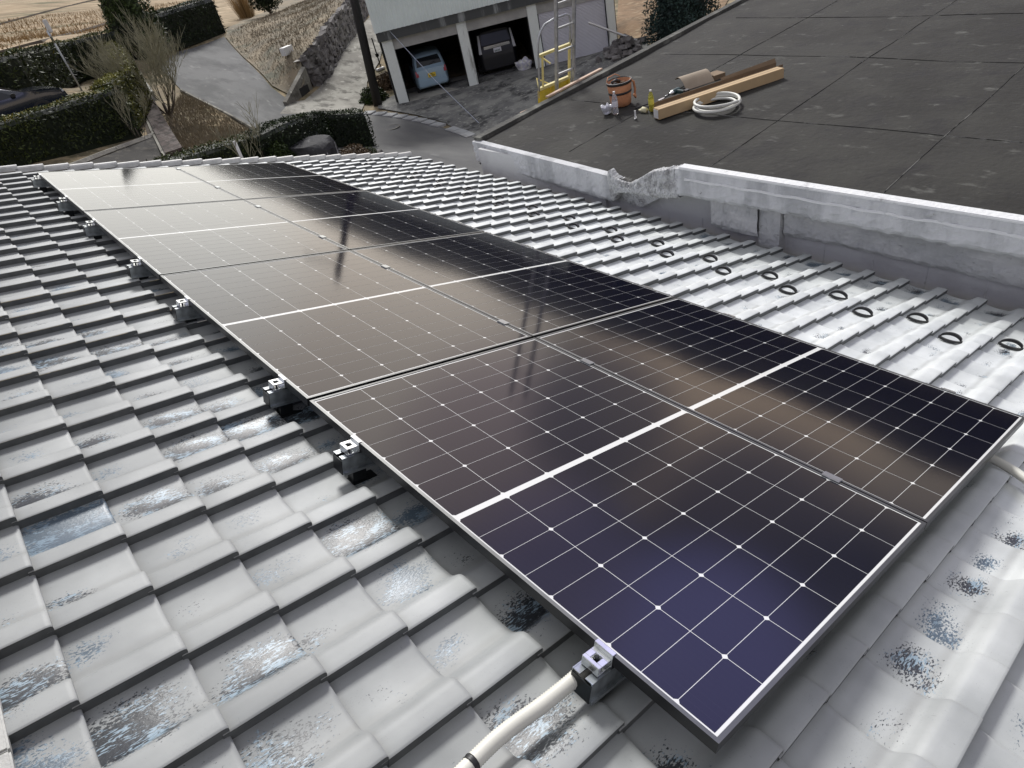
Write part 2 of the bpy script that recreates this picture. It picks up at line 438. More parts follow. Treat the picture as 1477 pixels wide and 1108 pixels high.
M_MORTAR = layered('ridge mortar paint', (0.50, 0.50, 0.48), [((0.32, 0.32, 0.31), 6, 0.45, 0.7, None, 6)], 0.6, 0.2, 60)

# ================================================================ terrain
def pix(x, y):
    d = RW.T @ np.array([(x - 738.5) / F, (y - 554.0) / F, 1.0])
    return d
CTRL = []
def cpd(x, y, dist):
    d = pix(x, y); p = CW + d / np.linalg.norm(d) * dist; CTRL.append(tuple(p))
for p in ((0, 0, -5.2), (6, 0, -5.2), (4, 8, -5.2), (7, 14, -5.2), (11, 20, -5.2), (14.4, 25.2, -5.2), (17.0, 23.6, -5.2), (22, 20, -5.2), (20, 12, -5.2), (28, 4, -5.2), (-8, 0, -5.1), (14.0, 26.5, -5.2),
          (12, -15, -5.2), (-10, 12, -4.7), (30, -20, -5), (-25, -10, -4.5), (-25, 30, -2.5), (17, 27.5, -5.1), (21, 25, -5.1)):
    CTRL.append(p)
for x, y, d in ((440, 150, 33.5), (365, 185, 31), (500, 160, 30.5), (325, 55, 48), (258, 75, 46), (340, 120, 37), (250, 222, 25), (210, 200, 27), (20, 240, 24), (118, 130, 34), (40, 150, 31),
                (258, 140, 37), (480, 100, 37), (520, 40, 43), (395, 25, 56), (150, 60, 46), (0, 110, 42), (0, 60, 62), (0, 8, 95), (200, 0, 95), (400, 0, 72), (500, 0, 55),
                (470, 225, 21), (900, 40, 33), (940, 15, 38), (900, 62, 29.5), (1020, 0, 40)):
    cpd(x, y, d)
for a in range(0, 360, 30):
    r = 170.0
    CTRL.append((r * math.sin(math.radians(a)), r * math.cos(math.radians(a)), 2.5 if a < 200 else 0.0))
CT = np.array(CTRL)
def _U(r): return np.where(r > 1e-9, r * r * np.log(r + 1e-12), 0.0)
def _tps(P, lam=3.0):
    n = len(P); s = 50.0
    X = P[:, :2] / s
    K = _U(np.linalg.norm(X[:, None] - X[None], axis=2)) + np.eye(n) * lam * 1e-4
    Q = np.c_[np.ones(n), X]
    A = np.zeros((n + 3, n + 3)); A[:n, :n] = K; A[:n, n:] = Q; A[n:, :n] = Q.T
    return np.linalg.solve(A, np.r_[P[:, 2], 0, 0, 0]), X, s
_W, _X, _S = _tps(CT)
def gz(x, y):
    q = np.stack([np.atleast_1d(np.asarray(x, float)), np.atleast_1d(np.asarray(y, float))], -1) / _S
    K = _U(np.linalg.norm(q[:, None] - _X[None], axis=2))
    return K @ _W[:-3] + np.c_[np.ones(len(q)), q] @ _W[-3:]
def gz1(x, y): return float(gz(x, y)[0])
def G(px, py, up=0.0):
    """the point of the terrain (plus up) seen at a pixel of the photograph"""
    d = pix(px, py); d = d / np.linalg.norm(d)
    t = np.arange(6, 160, 0.1)
    P = CW[None] + t[:, None] * d[None]
    h = P[:, 2] - gz(P[:, 0], P[:, 1]) - up
    i = int(np.argmax(h < 0))
    if h[i] >= 0: i = len(t) - 1
    p = P[i]
    return Vector((p[0], p[1], p[2] - 0.0))
def hgt(px, py, base):
    """height z reached above a base point at a pixel"""
    d = pix(px, py); dh = d[:2]
    k = ((np.array(base[:2]) - CW[:2]) @ dh) / (dh @ dh)
    return CW[2] + k * d[2]

M_GRASS = layered('winter grass ground', (0.19, 0.155, 0.10), [((0.12, 0.105, 0.055), 0.5, 0.45, 0.6, None, 6), ((0.30, 0.235, 0.14), 0.9, 0.48, 0.62, None, 8), ((0.07, 0.055, 0.035), 3.0, 0.56, 0.7, None, 8), ((0.36, 0.30, 0.19), 9.0, 0.55, 0.7, None, 6)], 0.95, 0.8, 12)
def terrain():
    xs = np.r_[np.arange(-300, -40, 10), np.arange(-40, -14, 2), np.arange(-14, 50, 0.8), np.arange(50, 90, 2.5), np.arange(90, 320, 10)]
    ys = np.r_[np.arange(-200, -10, 8), np.arange(-10, 62, 0.8), np.arange(62, 110, 2.0), np.arange(110, 330, 10)]
    X, Y = np.meshgrid(xs, ys, indexing='ij')
    Z = gz(X.ravel(), Y.ravel()).reshape(X.shape)
    R = np.hypot(X, Y)
    Z = np.clip(Z, -6.5, 60)
    n, m_ = X.shape
    V = np.stack([X.ravel(), Y.ravel(), Z.ravel()], -1)
    idx = np.arange(n * m_).reshape(n, m_)
    Fc = np.stack([idx[:-1, :-1], idx[1:, :-1], idx[1:, 1:], idx[:-1, 1:]], -1).reshape(-1, 4)
    o = mesh('ground', V, Fc.tolist(), M_GRASS, smooth=True)
    tag(o, kind='structure')
terrain()

def hills():
    az = np.radians(np.arange(-180, 181, 1.0))
    els = np.interp(np.degrees(az), [-180, -60, 0, 16, 23, 34, 48, 62, 80, 100, 150, 180], [4, 4, 1.0, 1.8, 4.0, 5.4, 5.6, 5.9, 5.9, 6.0, 5, 4])
    V = []; rows = [(150, 0.0), (158, 0.45), (175, 0.8), (200, 1.0), (240, 0.7)]
    for i, a in enumerate(az):
        n = 0.5 * math.sin(i * 0.31) + 0.35 * math.sin(i * 0.83 + 1) + 0.25 * math.sin(i * 1.9)
        n = 0.5 * math.sin(a * 9) + 0.35 * math.sin(a * 23 + 1) + 0.25 * math.sin(a * 41)
        top = 1.4 + 200 * math.tan(math.radians(els[i])) + n * 1.6
        for r, k in rows:
            V.append((r * math.sin(a), r * math.cos(a), -2 + (top + 2) * k))
    m_ = len(rows)
    Fc = [(i * m_ + j, i * m_ + j + 1, (i + 1) * m_ + j + 1, (i + 1) * m_ + j) for i in range(len(az) - 1) for j in range(m_ - 1)]
    o = mesh('hills', V, Fc, layered('wooded hillside', (0.018, 0.024, 0.012), [((0.04, 0.04, 0.022), 0.12, 0.45, 0.6, None, 10), ((0.006, 0.009, 0.005), 0.5, 0.5, 0.62, None, 8)], 0.95, 0), smooth=True)
    tag(o, kind='structure')
hills()

def drape(name, pts, material, off=0.03, grid=0.8, zf=None, skirt=0.0):
    """a sheet following the terrain inside a polygon of world points"""
    bm = bmesh.new()
    f = bm.faces.new([bm.verts.new((p[0], p[1], 0)) for p in pts])
    xs = [p[0] for p in pts]; ys = [p[1] for p in pts]
    for ax, lo, hi in ((0, min(xs), max(xs)), (1, min(ys), max(ys))):
        k = math.floor(lo / grid) + 1
        while k * grid < hi:
            co = (k * grid, 0, 0) if ax == 0 else (0, k * grid, 0)
            no = (1, 0, 0) if ax == 0 else (0, 1, 0)
            bmesh.ops.bisect_plane(bm, geom=list(bm.verts) + list(bm.edges) + list(bm.faces), plane_co=co, plane_no=no)
            k += 1
    bmesh.ops.triangulate(bm, faces=list(bm.faces))
    if not zf: zf = lambda x, y: gz(x, y) + off
    co = np.array([v.co[:2] for v in bm.verts])
    z = zf(co[:, 0], co[:, 1])
    for v, h in zip(bm.verts, z): v.co.z = h
    bmesh.ops.recalc_face_normals(bm, faces=list(bm.faces))
    up = sum(f.normal.z for f in bm.faces)
    if up < 0: bmesh.ops.reverse_faces(bm, faces=list(bm.faces))
    me = bpy.data.meshes.new(name); bm.to_mesh(me); bm.free()
    me.materials.append(material)
    me.polygons.foreach_set('use_smooth', np.ones(len(me.polygons), dtype=bool))
    o = bpy.data.objects.new(name, me); COL.objects.link(o)
    return tag(o, kind='structure')

def GP(*pp): return [G(*p) for p in pp]

M_ASPH = layered('asphalt', (0.105, 0.105, 0.105), [((0.145, 0.145, 0.14), 0.6, 0.4, 0.65, (1, 0.4, 1, 0.4), 6), ((0.075, 0.075, 0.078), 1.4, 0.52, 0.7, (1, 0.3, 1, 0.5), 8), ((0.17, 0.17, 0.165), 3.0, 0.6, 0.72, (1, 0.2, 1, 0.55), 8)], 0.9, 0.3, 40)
M_ASPH2 = layered('worn grey drive asphalt', (0.105, 0.107, 0.105), [((0.165, 0.167, 0.163), 0.5, 0.42, 0.60, (1, 0.35, 1, 0.45), 8), ((0.07, 0.071, 0.07), 0.9, 0.5, 0.7, (1, 0.3, 1, 0.5), 8), ((0.22, 0.22, 0.21), 2.5, 0.57, 0.70, (1, 0.25, 1, 0.6), 8)], 0.9, 0.3, 40)
M_CONC = layered('mottled concrete ramp', (0.20, 0.19, 0.165), [((0.33, 0.32, 0.28), 0.9, 0.42, 0.6, (1, 0.5, 1, 0.5), 8), ((0.10, 0.095, 0.08), 1.8, 0.5, 0.64, (1, 0.5, 1, 0.4), 8), ((0.44, 0.43, 0.38), 4.0, 0.58, 0.68, None, 8)], 0.9, 0.5, 12)
M_APRON = layered('stained concrete apron', (0.14, 0.14, 0.135), [((0.24, 0.24, 0.22), 1.1, 0.42, 0.62, None, 8), ((0.045, 0.045, 0.045), 1.3, 0.5, 0.66, None, 8), ((0.34, 0.34, 0.31), 7.0, 0.56, 0.68, None, 8)], 0.9, 0.6, 14)
M_PATH = layered('dark earth path', (0.085, 0.07, 0.055), [((0.12, 0.105, 0.08), 1.5, 0.45, 0.65, None, 8)], 0.95, 0.6, 14)
M_STRAW = layered('straw field', (0.36, 0.27, 0.165), [((0.24, 0.18, 0.105), 0.5, 0.42, 0.6, (0.35, 1.6, 1, 0.25), 8), ((0.50, 0.40, 0.26), 0.9, 0.5, 0.64, (0.4, 2, 1, 0.25), 8), ((0.12, 0.115, 0.055), 0.35, 0.54, 0.68, (0.3, 1.4, 1, 0.2), 8)], 0.95, 0.8, 10)
M_FIELD = layered('dry meadow', (0.20, 0.175, 0.13), [((0.27, 0.22, 0.15), 0.45, 0.4, 0.6, None, 8), ((0.15, 0.15, 0.11), 0.7, 0.5, 0.66, None, 8), ((0.38, 0.33, 0.24), 3.5, 0.54, 0.7, None, 8)], 0.95, 0.8, 14)

# roads, drive, ramp
drape('road', GP((365, 186), (415, 158), (470, 160), (527, 163.5), (580, 170), (640, 186), (686, 199)) + [Vector((9.2, 9, 0)), Vector((6, 6.5, 0)), Vector((3.2, 3, 0)), Vector((3.2, 14, 0)), Vector((7.0, 19, 0))] + GP((480, 235), (350, 205)), M_ASPH, 0.035)
drape('driveway', GP((258, 75.5), (324, 54.5), (350, 84), (392, 128), (417, 146), (440, 158), (440, 172), (405, 190), (366, 188), (330, 166), (290, 147), (262, 131), (232, 100)), M_ASPH2, 0.045)
drape('concrete_ramp', GP((404, 166), (418, 150), (440, 147), (462, 128), (478, 109), (488, 88), (498, 71), (514, 50), (540, 20), (556, 30), (556, 60), (548, 90), (530, 120), (526, 152), (522, 165), (470, 163)), M_CONC, 0.055)
drape('apron', GP((548, 148), (572, 138), (878, 66), (905, 62), (950, 80), (950, 130), (760, 180), (690, 203), (640, 178), (600, 168), (545, 158)), M_APRON, 0.05)
drape('path', GP((185, 113), (196, 112), (206, 140), (218, 170), (232, 210), (240, 230), (226, 232), (212, 190), (200, 150)), M_PATH, 0.04)
def field(name, poly, off): drape(name, poly, M_STRAW, off, 2.0)
drape('straw_field', [Vector((-25, 58, 0)), Vector((-25, 120, 0)), Vector((40, 120, 0)), Vector((60, 95, 0))] + GP((470, 5), (330, 40), (322, 44), (200, 60), (150, 60), (0, 100)), M_STRAW, 0.05, 2.0)

# ================================================================ the tiled house
PU, PV, U0, V0 = 0.256, 0.2185, 0.700, -0.917
K0, K1 = -14, 27         # tile columns
J0, J1 = -1, 25          # tile courses: J0 at the ridge, J1 at the eaves
house = empty('tiled_house', Vector((2.0, 3.0, -5.2)), 'grey tiled house roof that carries the solar panels', 'house')
HINV = house.matrix_world.inverted()

def tile_prof(u):
    """height of the tile section; u runs 0..PU from the step of the roll"""
    t = u
    if t < 0.006: return 0.036 + 0.0025 * math.sin(t / 0.006 * PI / 2)
    if t < 0.056: return 0.0385 + 0.0010 * math.sin((t - 0.006) / 0.050 * PI)
    if t < 0.115:
        s = (t - 0.056) / 0.059; return 0.0385 * (0.5 + 0.5 * math.cos(PI * s)) + 0.0005
    s = (t - 0.115) / (PU - 0.115)
    return -0.005 * math.sin(PI * s) + 0.007 * s * s

def build_tiles():
    us = [0.0, 0.003, 0.006, 0.025, 0.045, 0.056, 0.068, 0.080, 0.092, 0.104, 0.115, 0.15, 0.20, 0.235, PU + 0.006]
    vs_ = [(-0.012, -0.001), (0.0, 0.0), (0.5, 0.0), (0.93, 0.0), (0.975, -0.0012), (0.994, -0.004), (1.0, -0.009), (1.0, -0.026)]
    nb = -0.163
    V = []; Fc = []; UV = []; RN = []; WR = []; MI = []; TN = []
    for k in range(K0, K1 + 1):
        for j in range(J0, J1):
            r1, r2 = random.random(), random.random()
            u0 = U0 + PU * k + random.uniform(-0.0012, 0.0012); v0 = V0 + PV * j + random.uniform(-0.0012, 0.0012)
            dz = random.uniform(-0.0012, 0.0015); tw = random.uniform(-0.006, 0.006)
            vmid = v0 + PV * 0.5; umid = u0 + PU * 0.5
            # paint is worn most on the half towards the ridge and the near gable
            if vmid < 0.35: w = random.choice((0.0, 0.2, 0.4, 0.6, 0.8, 1.0, 1.25))
            elif vmid > 2.2 and umid > -0.2: w = random.choice((0.0, 0.0, 0.0, 0.15, 0.4)); w = 0.75 if j == J1 - 1 and random.random() < 0.7 else w * 0.8
            else: w = random.choice((0.0, 0.2, 0.35, 0.5, 0.75))
            if umid > 3.2: w *= 0.55
            if umid < -0.1 and vmid > 0.3: w *= 0.6
            tone = random.uniform(0.93, 1.05) * (0.57 + 0.66 * min(1.0, max(0.0, (vmid + 0.5) / 2.8)))  # brightness towards the eaves painted in, over a random tone per tile
            base = len(V)
            nu = len(us)
            last = j == J1 - 1
            for (fv, dn) in vs_:
                lift = 0.020 * max(0.0, min(1.0, fv))
                vv = v0 + PV * fv + (0.012 if fv >= 0.5 else 0.0)
                for iu, u in enumerate(us):
                    h = tile_prof(min(u, PU - 1e-4))
                    n = nb + h + lift + dz + tw * (u - PU / 2) + dn
                    if fv >= 1.0 and dn < -0.02 and last: n -= 0.030
                    V.append((vv, u0 + u, n))
            nv = len(vs_)
            for a in range(nv - 1):
                for c in range(nu - 1):
                    Fc.append((base + a * nu + c, base + (a + 1) * nu + c, base + (a + 1) * nu + c + 1, base + a * nu + c + 1))
                    for (aa, cc) in ((a, c), (a + 1, c), (a + 1, c + 1), (a, c + 1)):
                        UV.append((us[cc] / PU, vs_[aa][0] + 0 if vs_[aa][0] < 1 else 1.0)); RN.append((r1, r2))
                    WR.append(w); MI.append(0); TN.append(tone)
            # the vertical side of the roll
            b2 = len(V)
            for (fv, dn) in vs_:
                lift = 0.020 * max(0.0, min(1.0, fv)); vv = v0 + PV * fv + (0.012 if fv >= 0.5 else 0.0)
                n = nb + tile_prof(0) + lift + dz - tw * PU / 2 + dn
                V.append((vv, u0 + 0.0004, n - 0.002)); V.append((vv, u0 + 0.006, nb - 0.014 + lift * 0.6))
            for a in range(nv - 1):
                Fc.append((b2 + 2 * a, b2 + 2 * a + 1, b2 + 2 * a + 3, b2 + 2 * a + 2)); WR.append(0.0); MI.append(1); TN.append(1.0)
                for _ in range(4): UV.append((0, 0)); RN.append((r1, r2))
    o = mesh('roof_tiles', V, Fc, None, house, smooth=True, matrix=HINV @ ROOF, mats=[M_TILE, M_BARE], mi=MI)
    me = o.data
    for nm, dat in (('tile', UV), ('rnd', RN)):
        l = me.uv_layers.new(name=nm); l.data.foreach_set('uv', np.array(dat, dtype=np.float32).ravel())
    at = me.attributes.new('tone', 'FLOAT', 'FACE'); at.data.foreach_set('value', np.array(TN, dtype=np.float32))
    at = me.attributes.new('wear', 'FLOAT', 'FACE'); at.data.foreach_set('value', np.array(WR, dtype=np.float32))
    bm = bmesh.new(); bm.from_mesh(me)
    for e in bm.edges:
        if len(e.link_faces) == 2 and e.calc_face_angle(0) > math.radians(38): e.smooth = False
    bm.to_mesh(me); bm.free()
    return o
tiles = build_tiles()

def snow_guards():
    """a cast arch standing across the trough of one tile in each column, rows staggered"""
    proto = None
    for k in range(-9, 28):
        uc = U0 + PU * k - 0.097
        v = 3.475 + (0.2185 if k % 2 else 0.0)
        m = MB()
        W = 0.062; pts = []; n = 14
        if proto is None:
            # flat strap bent to an arch: wide band, 6 mm thick
            vs = []; fs = []
            for i in range(n + 1):
                t = -1 + 2 * i / n
                h = 0.038 * math.sqrt(max(0, 1 - t * t))
                for (dv, dh) in ((-0.011, -0.004), (0.011, -0.004), (0.011, 0.012), (-0.011, 0.012)):
                    # the arch leans down the slope
                    vs.append((dv + 0.45 * h, t * W, h + dh * (1 if abs(t) < 1 else 0.6)))
            for i in range(n):
                for q in range(4):
                    q2 = (q + 1) % 4
                    fs.append((4 * i + q, 4 * i + q2, 4 * i + 4 + q2, 4 * i + 4 + q))
            fs += [(3, 2, 1, 0), (4 * n, 4 * n + 1, 4 * n + 2, 4 * n + 3)]
            m.add(vs, fs)
            vs = []; fs = []
            for i in range(n + 1):          # base shadow of the arch modelled as a dark arc on the tile
                t = -1 + 2 * i / n; v_ = -0.026 * math.sqrt(max(0, 1 - t * t))
                for (dv, dh) in ((-0.010, 0.0), (0.010, 0.0), (0.010, 0.012), (-0.010, 0.012)):
                    vs.append((v_ + dv, t * W, 0.003 + dh + 0.006 * t * t))
            for i in range(n):
                for q in range(4):
                    q2 = (q + 1) % 4
                    fs.append((4 * i + q, 4 * i + q2, 4 * i + 4 + q2, 4 * i + 4 + q))
            m.add(vs, fs)
            proto = m.build('snow_guard', M_GUARD, tiles)
            auto_smooth(proto); o = proto
        else:
            o = proto.copy(); COL.objects.link(o); o.parent = tiles
        o.location = (v, uc, -0.1465)
M_GUARD = mat('weathered black snow guard', (0.025, 0.025, 0.025), 0.45, var=0.3, scale=30)
snow_guards()

def house_rest():
    M = HINV @ ROOF
    # far gable: verge tiles, one per course, each with an upstanding outer lip
    m = MB()
    ue = U0 + PU * (K1 + 1)
    for j in range(J0, J1):
        v0 = V0 + PV * j
        a = 0.017
        vs = []
        prof = [(0.0, -0.150), (0.0, -0.112), (0.012, -0.100), (0.05, -0.098), (0.075, -0.104), (0.082, -0.12), (0.082, -0.28), (0.070, -0.28)]
        for (vv, dn) in ((v0 - 0.01, 0.0), (v0 + PV + 0.012, 0.022)):
            for (u, n) in prof: vs.append((vv, ue + u, n + dn))
        np_ = len(prof)
        fs = [(i, np_ + i, np_ + i + 1, i + 1) for i in range(np_ - 1)] + [tuple(range(np_, 2 * np_)), tuple(range(np_ - 1, -1, -1))]
        m.add(vs, fs)
    m.build('verge_tiles', M_VERGE, house, matrix=M)
    # ridge: stacked flat courses of tiles under a round cap
    m = MB()
    vr = -1.028
    for c, (w, n0) in enumerate(((0.0, -0.135), (0.022, -0.092), (0.04, -0.052))):
        k = 0; u = U0 + PU * K0
        while u < ue:
            m.box((vr - 0.34 + w, u + 0.0012, n0), (vr - w, u + 0.29, n0 + 0.036), bev=0.004); u += 0.2915
    u = U0 + PU * K0
    while u < ue:
        pts = [(vr - 0.17 + 0.10 * math.cos(a), 0.085 * math.sin(a)) for a in np.linspace(0, PI, 9)]
        vs = [(p[0], u, p[1] - 0.015) for p in pts] + [(p[0], u + 0.288, p[1] - 0.010) for p in pts]
        fs = [(i, i + 1, 10 + i, 9 + i) for i in range(8)] + [tuple(range(9)), tuple(range(17, 8, -1))]
        m.add(vs, fs); u += 0.2915
    m.build('ridge_tiles', M_MORTAR, house, matrix=M)
    # back slope beyond the ridge, seen only from elsewhere
    m = MB()
    y0, y1 = U0 + PU * K0, ue
    a = rp(y0, vr - 0.17, -0.12); b = rp(y1, vr - 0.17, -0.12)
    m.add([HINV @ a, HINV @ b, HINV @ (b + Vector((-5.0, 0, -1.75))), HINV @ (a + Vector((-5.0, 0, -1.75)))], [(0, 1, 2, 3)])
    m.build('back_slope', M_MORTAR, house)
    # plain rendered walls under the eaves
    m = MB()
    m.box((-5.5, -5.0, 0.0), (1.75, 4.9, 3.3))
    m.build('wall', M_WALLG, house)
    m = MB()       # gutter along the eaves
    g0 = HINV @ rp(y0, 4.60, -0.26); g1 = HINV @ rp(y1, 4.60, -0.26)
    vs = []
    for p in (g0, g1):
        for a in np.linspace(PI, 2 * PI, 9): vs.append(p + Vector((0.055 * math.cos(a) - 0.02, 0, 0.055 * math.sin(a))))
    m.add(vs, [(i, i + 1, 10 + i, 9 + i) for i in range(8)])
    m.build('gutter', M_DARKSTEEL, house)
M_VERGE = mat('verge tile paint', (0.50, 0.50, 0.485), 0.42, var=0.15, scale=12)
M_WALLG = layered('rendered wall', (0.30, 0.29, 0.27), [((0.22, 0.21, 0.2), 2.5, 0.45, 0.65, None, 8)], 0.9, 0.3, 30)
house_rest()

# ================================================================ solar panels
PA, PB, GV, GU = 1.7222, 1.134, 0.0063, 0.0185
def panel_meshes():
    """local x = short side (down the slope), y = long side"""
    fr = MB(); lw = 0.0105; T = 0.030
    # frame: four mitred bars with a top lip and an outer wall
    def bar(p0, p1, q0, q1):
        fr.cur = 0
        # p outer edge, q inner edge
        vs = [(p0[0], p0[1], 0), (p1[0], p1[1], 0), (q1[0], q1[1], 0), (q0[0], q0[1], 0),
              (p0[0], p0[1], -T), (p1[0], p1[1], -T), (q1[0], q1[1], -0.003), (q0[0], q0[1], -0.003)]
        fr.add(vs, [(0, 4, 5, 1), (3, 2, 6, 7)]); fr.cur = 1; fr.add(vs[:4], [(0, 1, 2, 3)]); fr.cur = 0
    W, H = PB, PA
    c = 0.0012
    o = [(0, 0), (W, 0), (W, H), (0, H)]; i = [(lw, lw), (W - lw, lw), (W - lw, H - lw), (lw, H - lw)]
    for a in range(4):
        b = (a + 1) % 4
        bar(o[a], o[b], i[a], i[b])
    # inner return flange at the bottom
    i2 = [(0.028, 0.028), (W - 0.028, 0.028), (W - 0.028, H - 0.028), (0.028, H - 0.028)]
    for a in range(4):
        b = (a + 1) % 4
        fr.add([(*o[a], -T), (*o[b], -T), (*i2[b], -T), (*i2[a], -T)], [(0, 3, 2, 1)])
    sh = MB()
    sh.box((lw, lw, -0.008), (W - lw, H - lw, -0.0022))
    # cells: 6 x 18 half cells, chamfered on one side only
    ce = MB(); z = -0.0018
    cw, ch = 0.182, 0.0908; px_, py_ = 0.1840, 0.0925
    mv = (W - (6 * cw + 5 * 0.002)) / 2; mu = 0.0189
    mid = H / 2
    first = mid - (mid - mu - (9 * ch + 8 * 0.0017))
    half_gap = mid - mu - (9 * ch + 8 * 0.0017)
    r = 0.0070
    for sgn in (1, -1):
        for rr_ in range(9):
            ya = half_gap + rr_ * (ch + 0.0017); yb = ya + ch
            near_cut = (rr_ % 2 == 0)    # chamfers on the side towards the middle for even rows, outer side for odd
            for cc in range(6):
                xa = mv + cc * px_; xb = xa + cw
                if near_cut: pts = [(xa + r, ya), (xb - r, ya), (xb, ya + r), (xb, yb), (xa, yb), (xa, ya + r)]
                else: pts = [(xa, ya), (xb, ya), (xb, yb - r), (xb - r, yb), (xa + r, yb), (xa, yb - r)]
                if sgn > 0: P = [(p[0], mid + p[1], z) for p in pts]; f = [tuple(range(6))]
                else: P = [(p[0], mid - p[1], z) for p in pts]; f = [tuple(range(5, -1, -1))]
                ce.add(P, f)
    return fr, sh, ce

fr, sh, ce = panel_meshes()
panel0 = empty('solar_panel', ROOF.copy())
fo = fr.build('frame', None, panel0, mats=[M_FRAME, M_LIP]); so = sh.build('backsheet', M_BACK, panel0); co = ce.build('cells', M_CELL, panel0)
ROWN = ('ridge side row', 'eaves side row')
PLBL = {
    (0, 0): 'nearest black solar panel, its bright corner over the tiles, ridge side row',
    (0, 1): 'black solar panel second from the near end, ridge side row',
    (0, 2): 'black solar panel third from the near end, ridge side row, pale sky on its glass',
    (0, 3): 'black solar panel at the far gable, ridge side row, palest with sky reflection',
    (1, 0): 'black solar panel nearest the right edge of the photo, eaves side row',
    (1, 1): 'black solar panel second from the near end, eaves side row',
    (1, 2): 'black solar panel third from the near end, eaves side row beside the white tiles',
    (1, 3): 'black solar panel at the far gable, eaves side row, darkest of the far ones'}
for r_ in range(2):
    for c_ in range(4):
        p = panel0 if (r_, c_) == (0, 0) else copy_tree(panel0)
        p.matrix_world = ROOF @ Matrix.Translation((r_ * (PB + GV), c_ * (PA + GU), 0.0))
        tag(p, PLBL[(r_, c_)], 'solar panel', 'solar panels mounted on the roof')

# ================================================================ mounting rails
def make_rail():
    root = empty('mounting_rail', ROOF.copy())
    m = MB()
    w = 0.030
    # hollow box rail with an open slot along its top and holes at the end
    v0, v1, zt, zb = -0.068, 2.36, -0.037, -0.098
    t = 0.003
    m.box((v0, -w, zb), (v1, -w + t, zt)); m.box((v0, w - t, zb), (v1, w, zt))
    m.box((v0 + 0.001, -w + t, zb + 0.001), (v1 - 0.001, w - t, zb + t))
    m.box((v0 + 0.001, -w + t, zt - t), (v1 - 0.001, -0.008, zt - 0.0005)); m.box((v0 + 0.001, 0.008, zt - t), (v1 - 0.001, w - t, zt - 0.0005))
    m.box((v0 + 0.002, -w - 0.006, zb - 0.002), (v1, -w + 0.001, zb + 0.008))
    m.build('rail', M_GALV, root)
    m = MB(); m.box((v0 - 0.002, -w + 0.0005, zb + 0.0005), (v0 + 0.0005, w - 0.0005, zt - 0.008))
    m.build('end_cap', M_DARKSTEEL, root)
    for vv in (-0.085, 1.05, 2.30):                # feet standing on the tiles
        f = MB(); f.box((vv + 0.06, -0.018, -0.16), (vv + 0.11, 0.018, zb - 0.001)); f.box((vv + 0.02, -0.022, -0.162), (vv + 0.15, 0.022, -0.155))
        f.build('foot', M_DARKSTEEL, root)
    # end clamp: a block on the rail, a plate up the frame and a lip over it
    for side in (0, 1):
        c = MB()
        def X(x): return x if side == 0 else (2 * PB + GV) - x
        def bx(a, b, z0, z1, y0, y1, bev=0.0008):
            lo, hi = min(X(a), X(b)), max(X(a), X(b)); c.box((lo, y0, z0), (hi, y1, z1), bev=bev)
        bx(-0.046, -0.003, -0.036, -0.031, -0.025, 0.025)
        bx(-0.046, -0.042, -0.031, -0.014, -0.025, 0.025)
        bx(-0.046, -0.036, -0.014, -0.010, -0.025, 0.025); bx(-0.016, -0.003, -0.014, -0.010, -0.025, 0.025)
        bx(-0.036, -0.016, -0.014, -0.010, -0.025, -0.010); bx(-0.036, -0.016, -0.014, -0.010, 0.010, 0.025)
        bx(-0.0045, -0.0008, -0.034, 0.0015, -0.027, 0.027)
        bx(-0.0045, 0.008, 0.0008, 0.0030, -0.027, 0.027)
        cl = c.build('end_clamp', M_ALU, root)
        b = MB(); bxp = X(-0.026)
        b.lathe([(0.0, -0.006), (0.004, -0.006), (0.0065, -0.008), (0.0065, -0.014), (0.009, -0.0142), (0.009, -0.0185), (0.003, -0.019)], 12, center=(bxp, 0, 0))
        b.tube([(bxp, 0, -0.035), (bxp, 0, -0.008)], 0.004, 8)
        b.build('bolt', M_DARKSTEEL, cl)
    c = MB(); xm = PB + GV / 2
    c.box((xm - 0.017, -0.03, 0.0006), (xm + 0.017, 0.03, 0.0036), bev=0.0008)
    c.build('middle_clamp', M_GALV, root)
    return root
RAILS = [0.293, 1.389, 1.952, 3.037, 3.838, 4.909, 5.770, 6.803]
RL = ['nearest galvanised rail end with bright clamp, cream conduit beside it', 'galvanised rail end second from the near corner, under the nearest panel',
      'galvanised rail end just past the first panel joint, third from the near corner', 'galvanised rail end fourth from the near corner, below the second panel',
      'galvanised rail end fifth from the near corner, beside the second panel joint', 'galvanised rail end third from the far gable',
      'galvanised rail end second from the far gable, below the far panel', 'galvanised rail end at the far gable, smallest and farthest']
rail0 = make_rail()
for i, u in enumerate(RAILS):
    r = rail0 if i == 0 else copy_tree(rail0)
    r.matrix_world = ROOF @ Matrix.Translation((0, u, 0))
    tag(r, RL[i], 'mounting rail', 'mounting rails under the panels')

# ================================================================ conduits on the tiles
def corrugated(name, path, r, mat_, pitch=0.0062, root=None):
    """corrugated hose along a smooth path in world space"""
    P = [Vector(p) for p in path]
    # Catmull-Rom
    pts = []
    for i in range(len(P) - 1):
        a = P[max(i - 1, 0)]; b = P[i]; c = P[i + 1]; d = P[min(i + 2, len(P) - 1)]
        n = max(2, int((c - b).length / (pitch / 2)))
        for k in range(n):
            t = k / n
            pts.append(0.5 * ((2 * b) + (c - a) * t + (2 * a - 5 * b + 4 * c - d) * t * t + (3 * b - a - 3 * c + d) * t ** 3))
    pts.append(P[-1])
    rr = [r * (1.0 if i % 2 else 0.89) for i in range(len(pts))]
    m = MB(); m.tube(pts, rr, 12)
    return m.build(name, mat_, root, smooth=True), pts

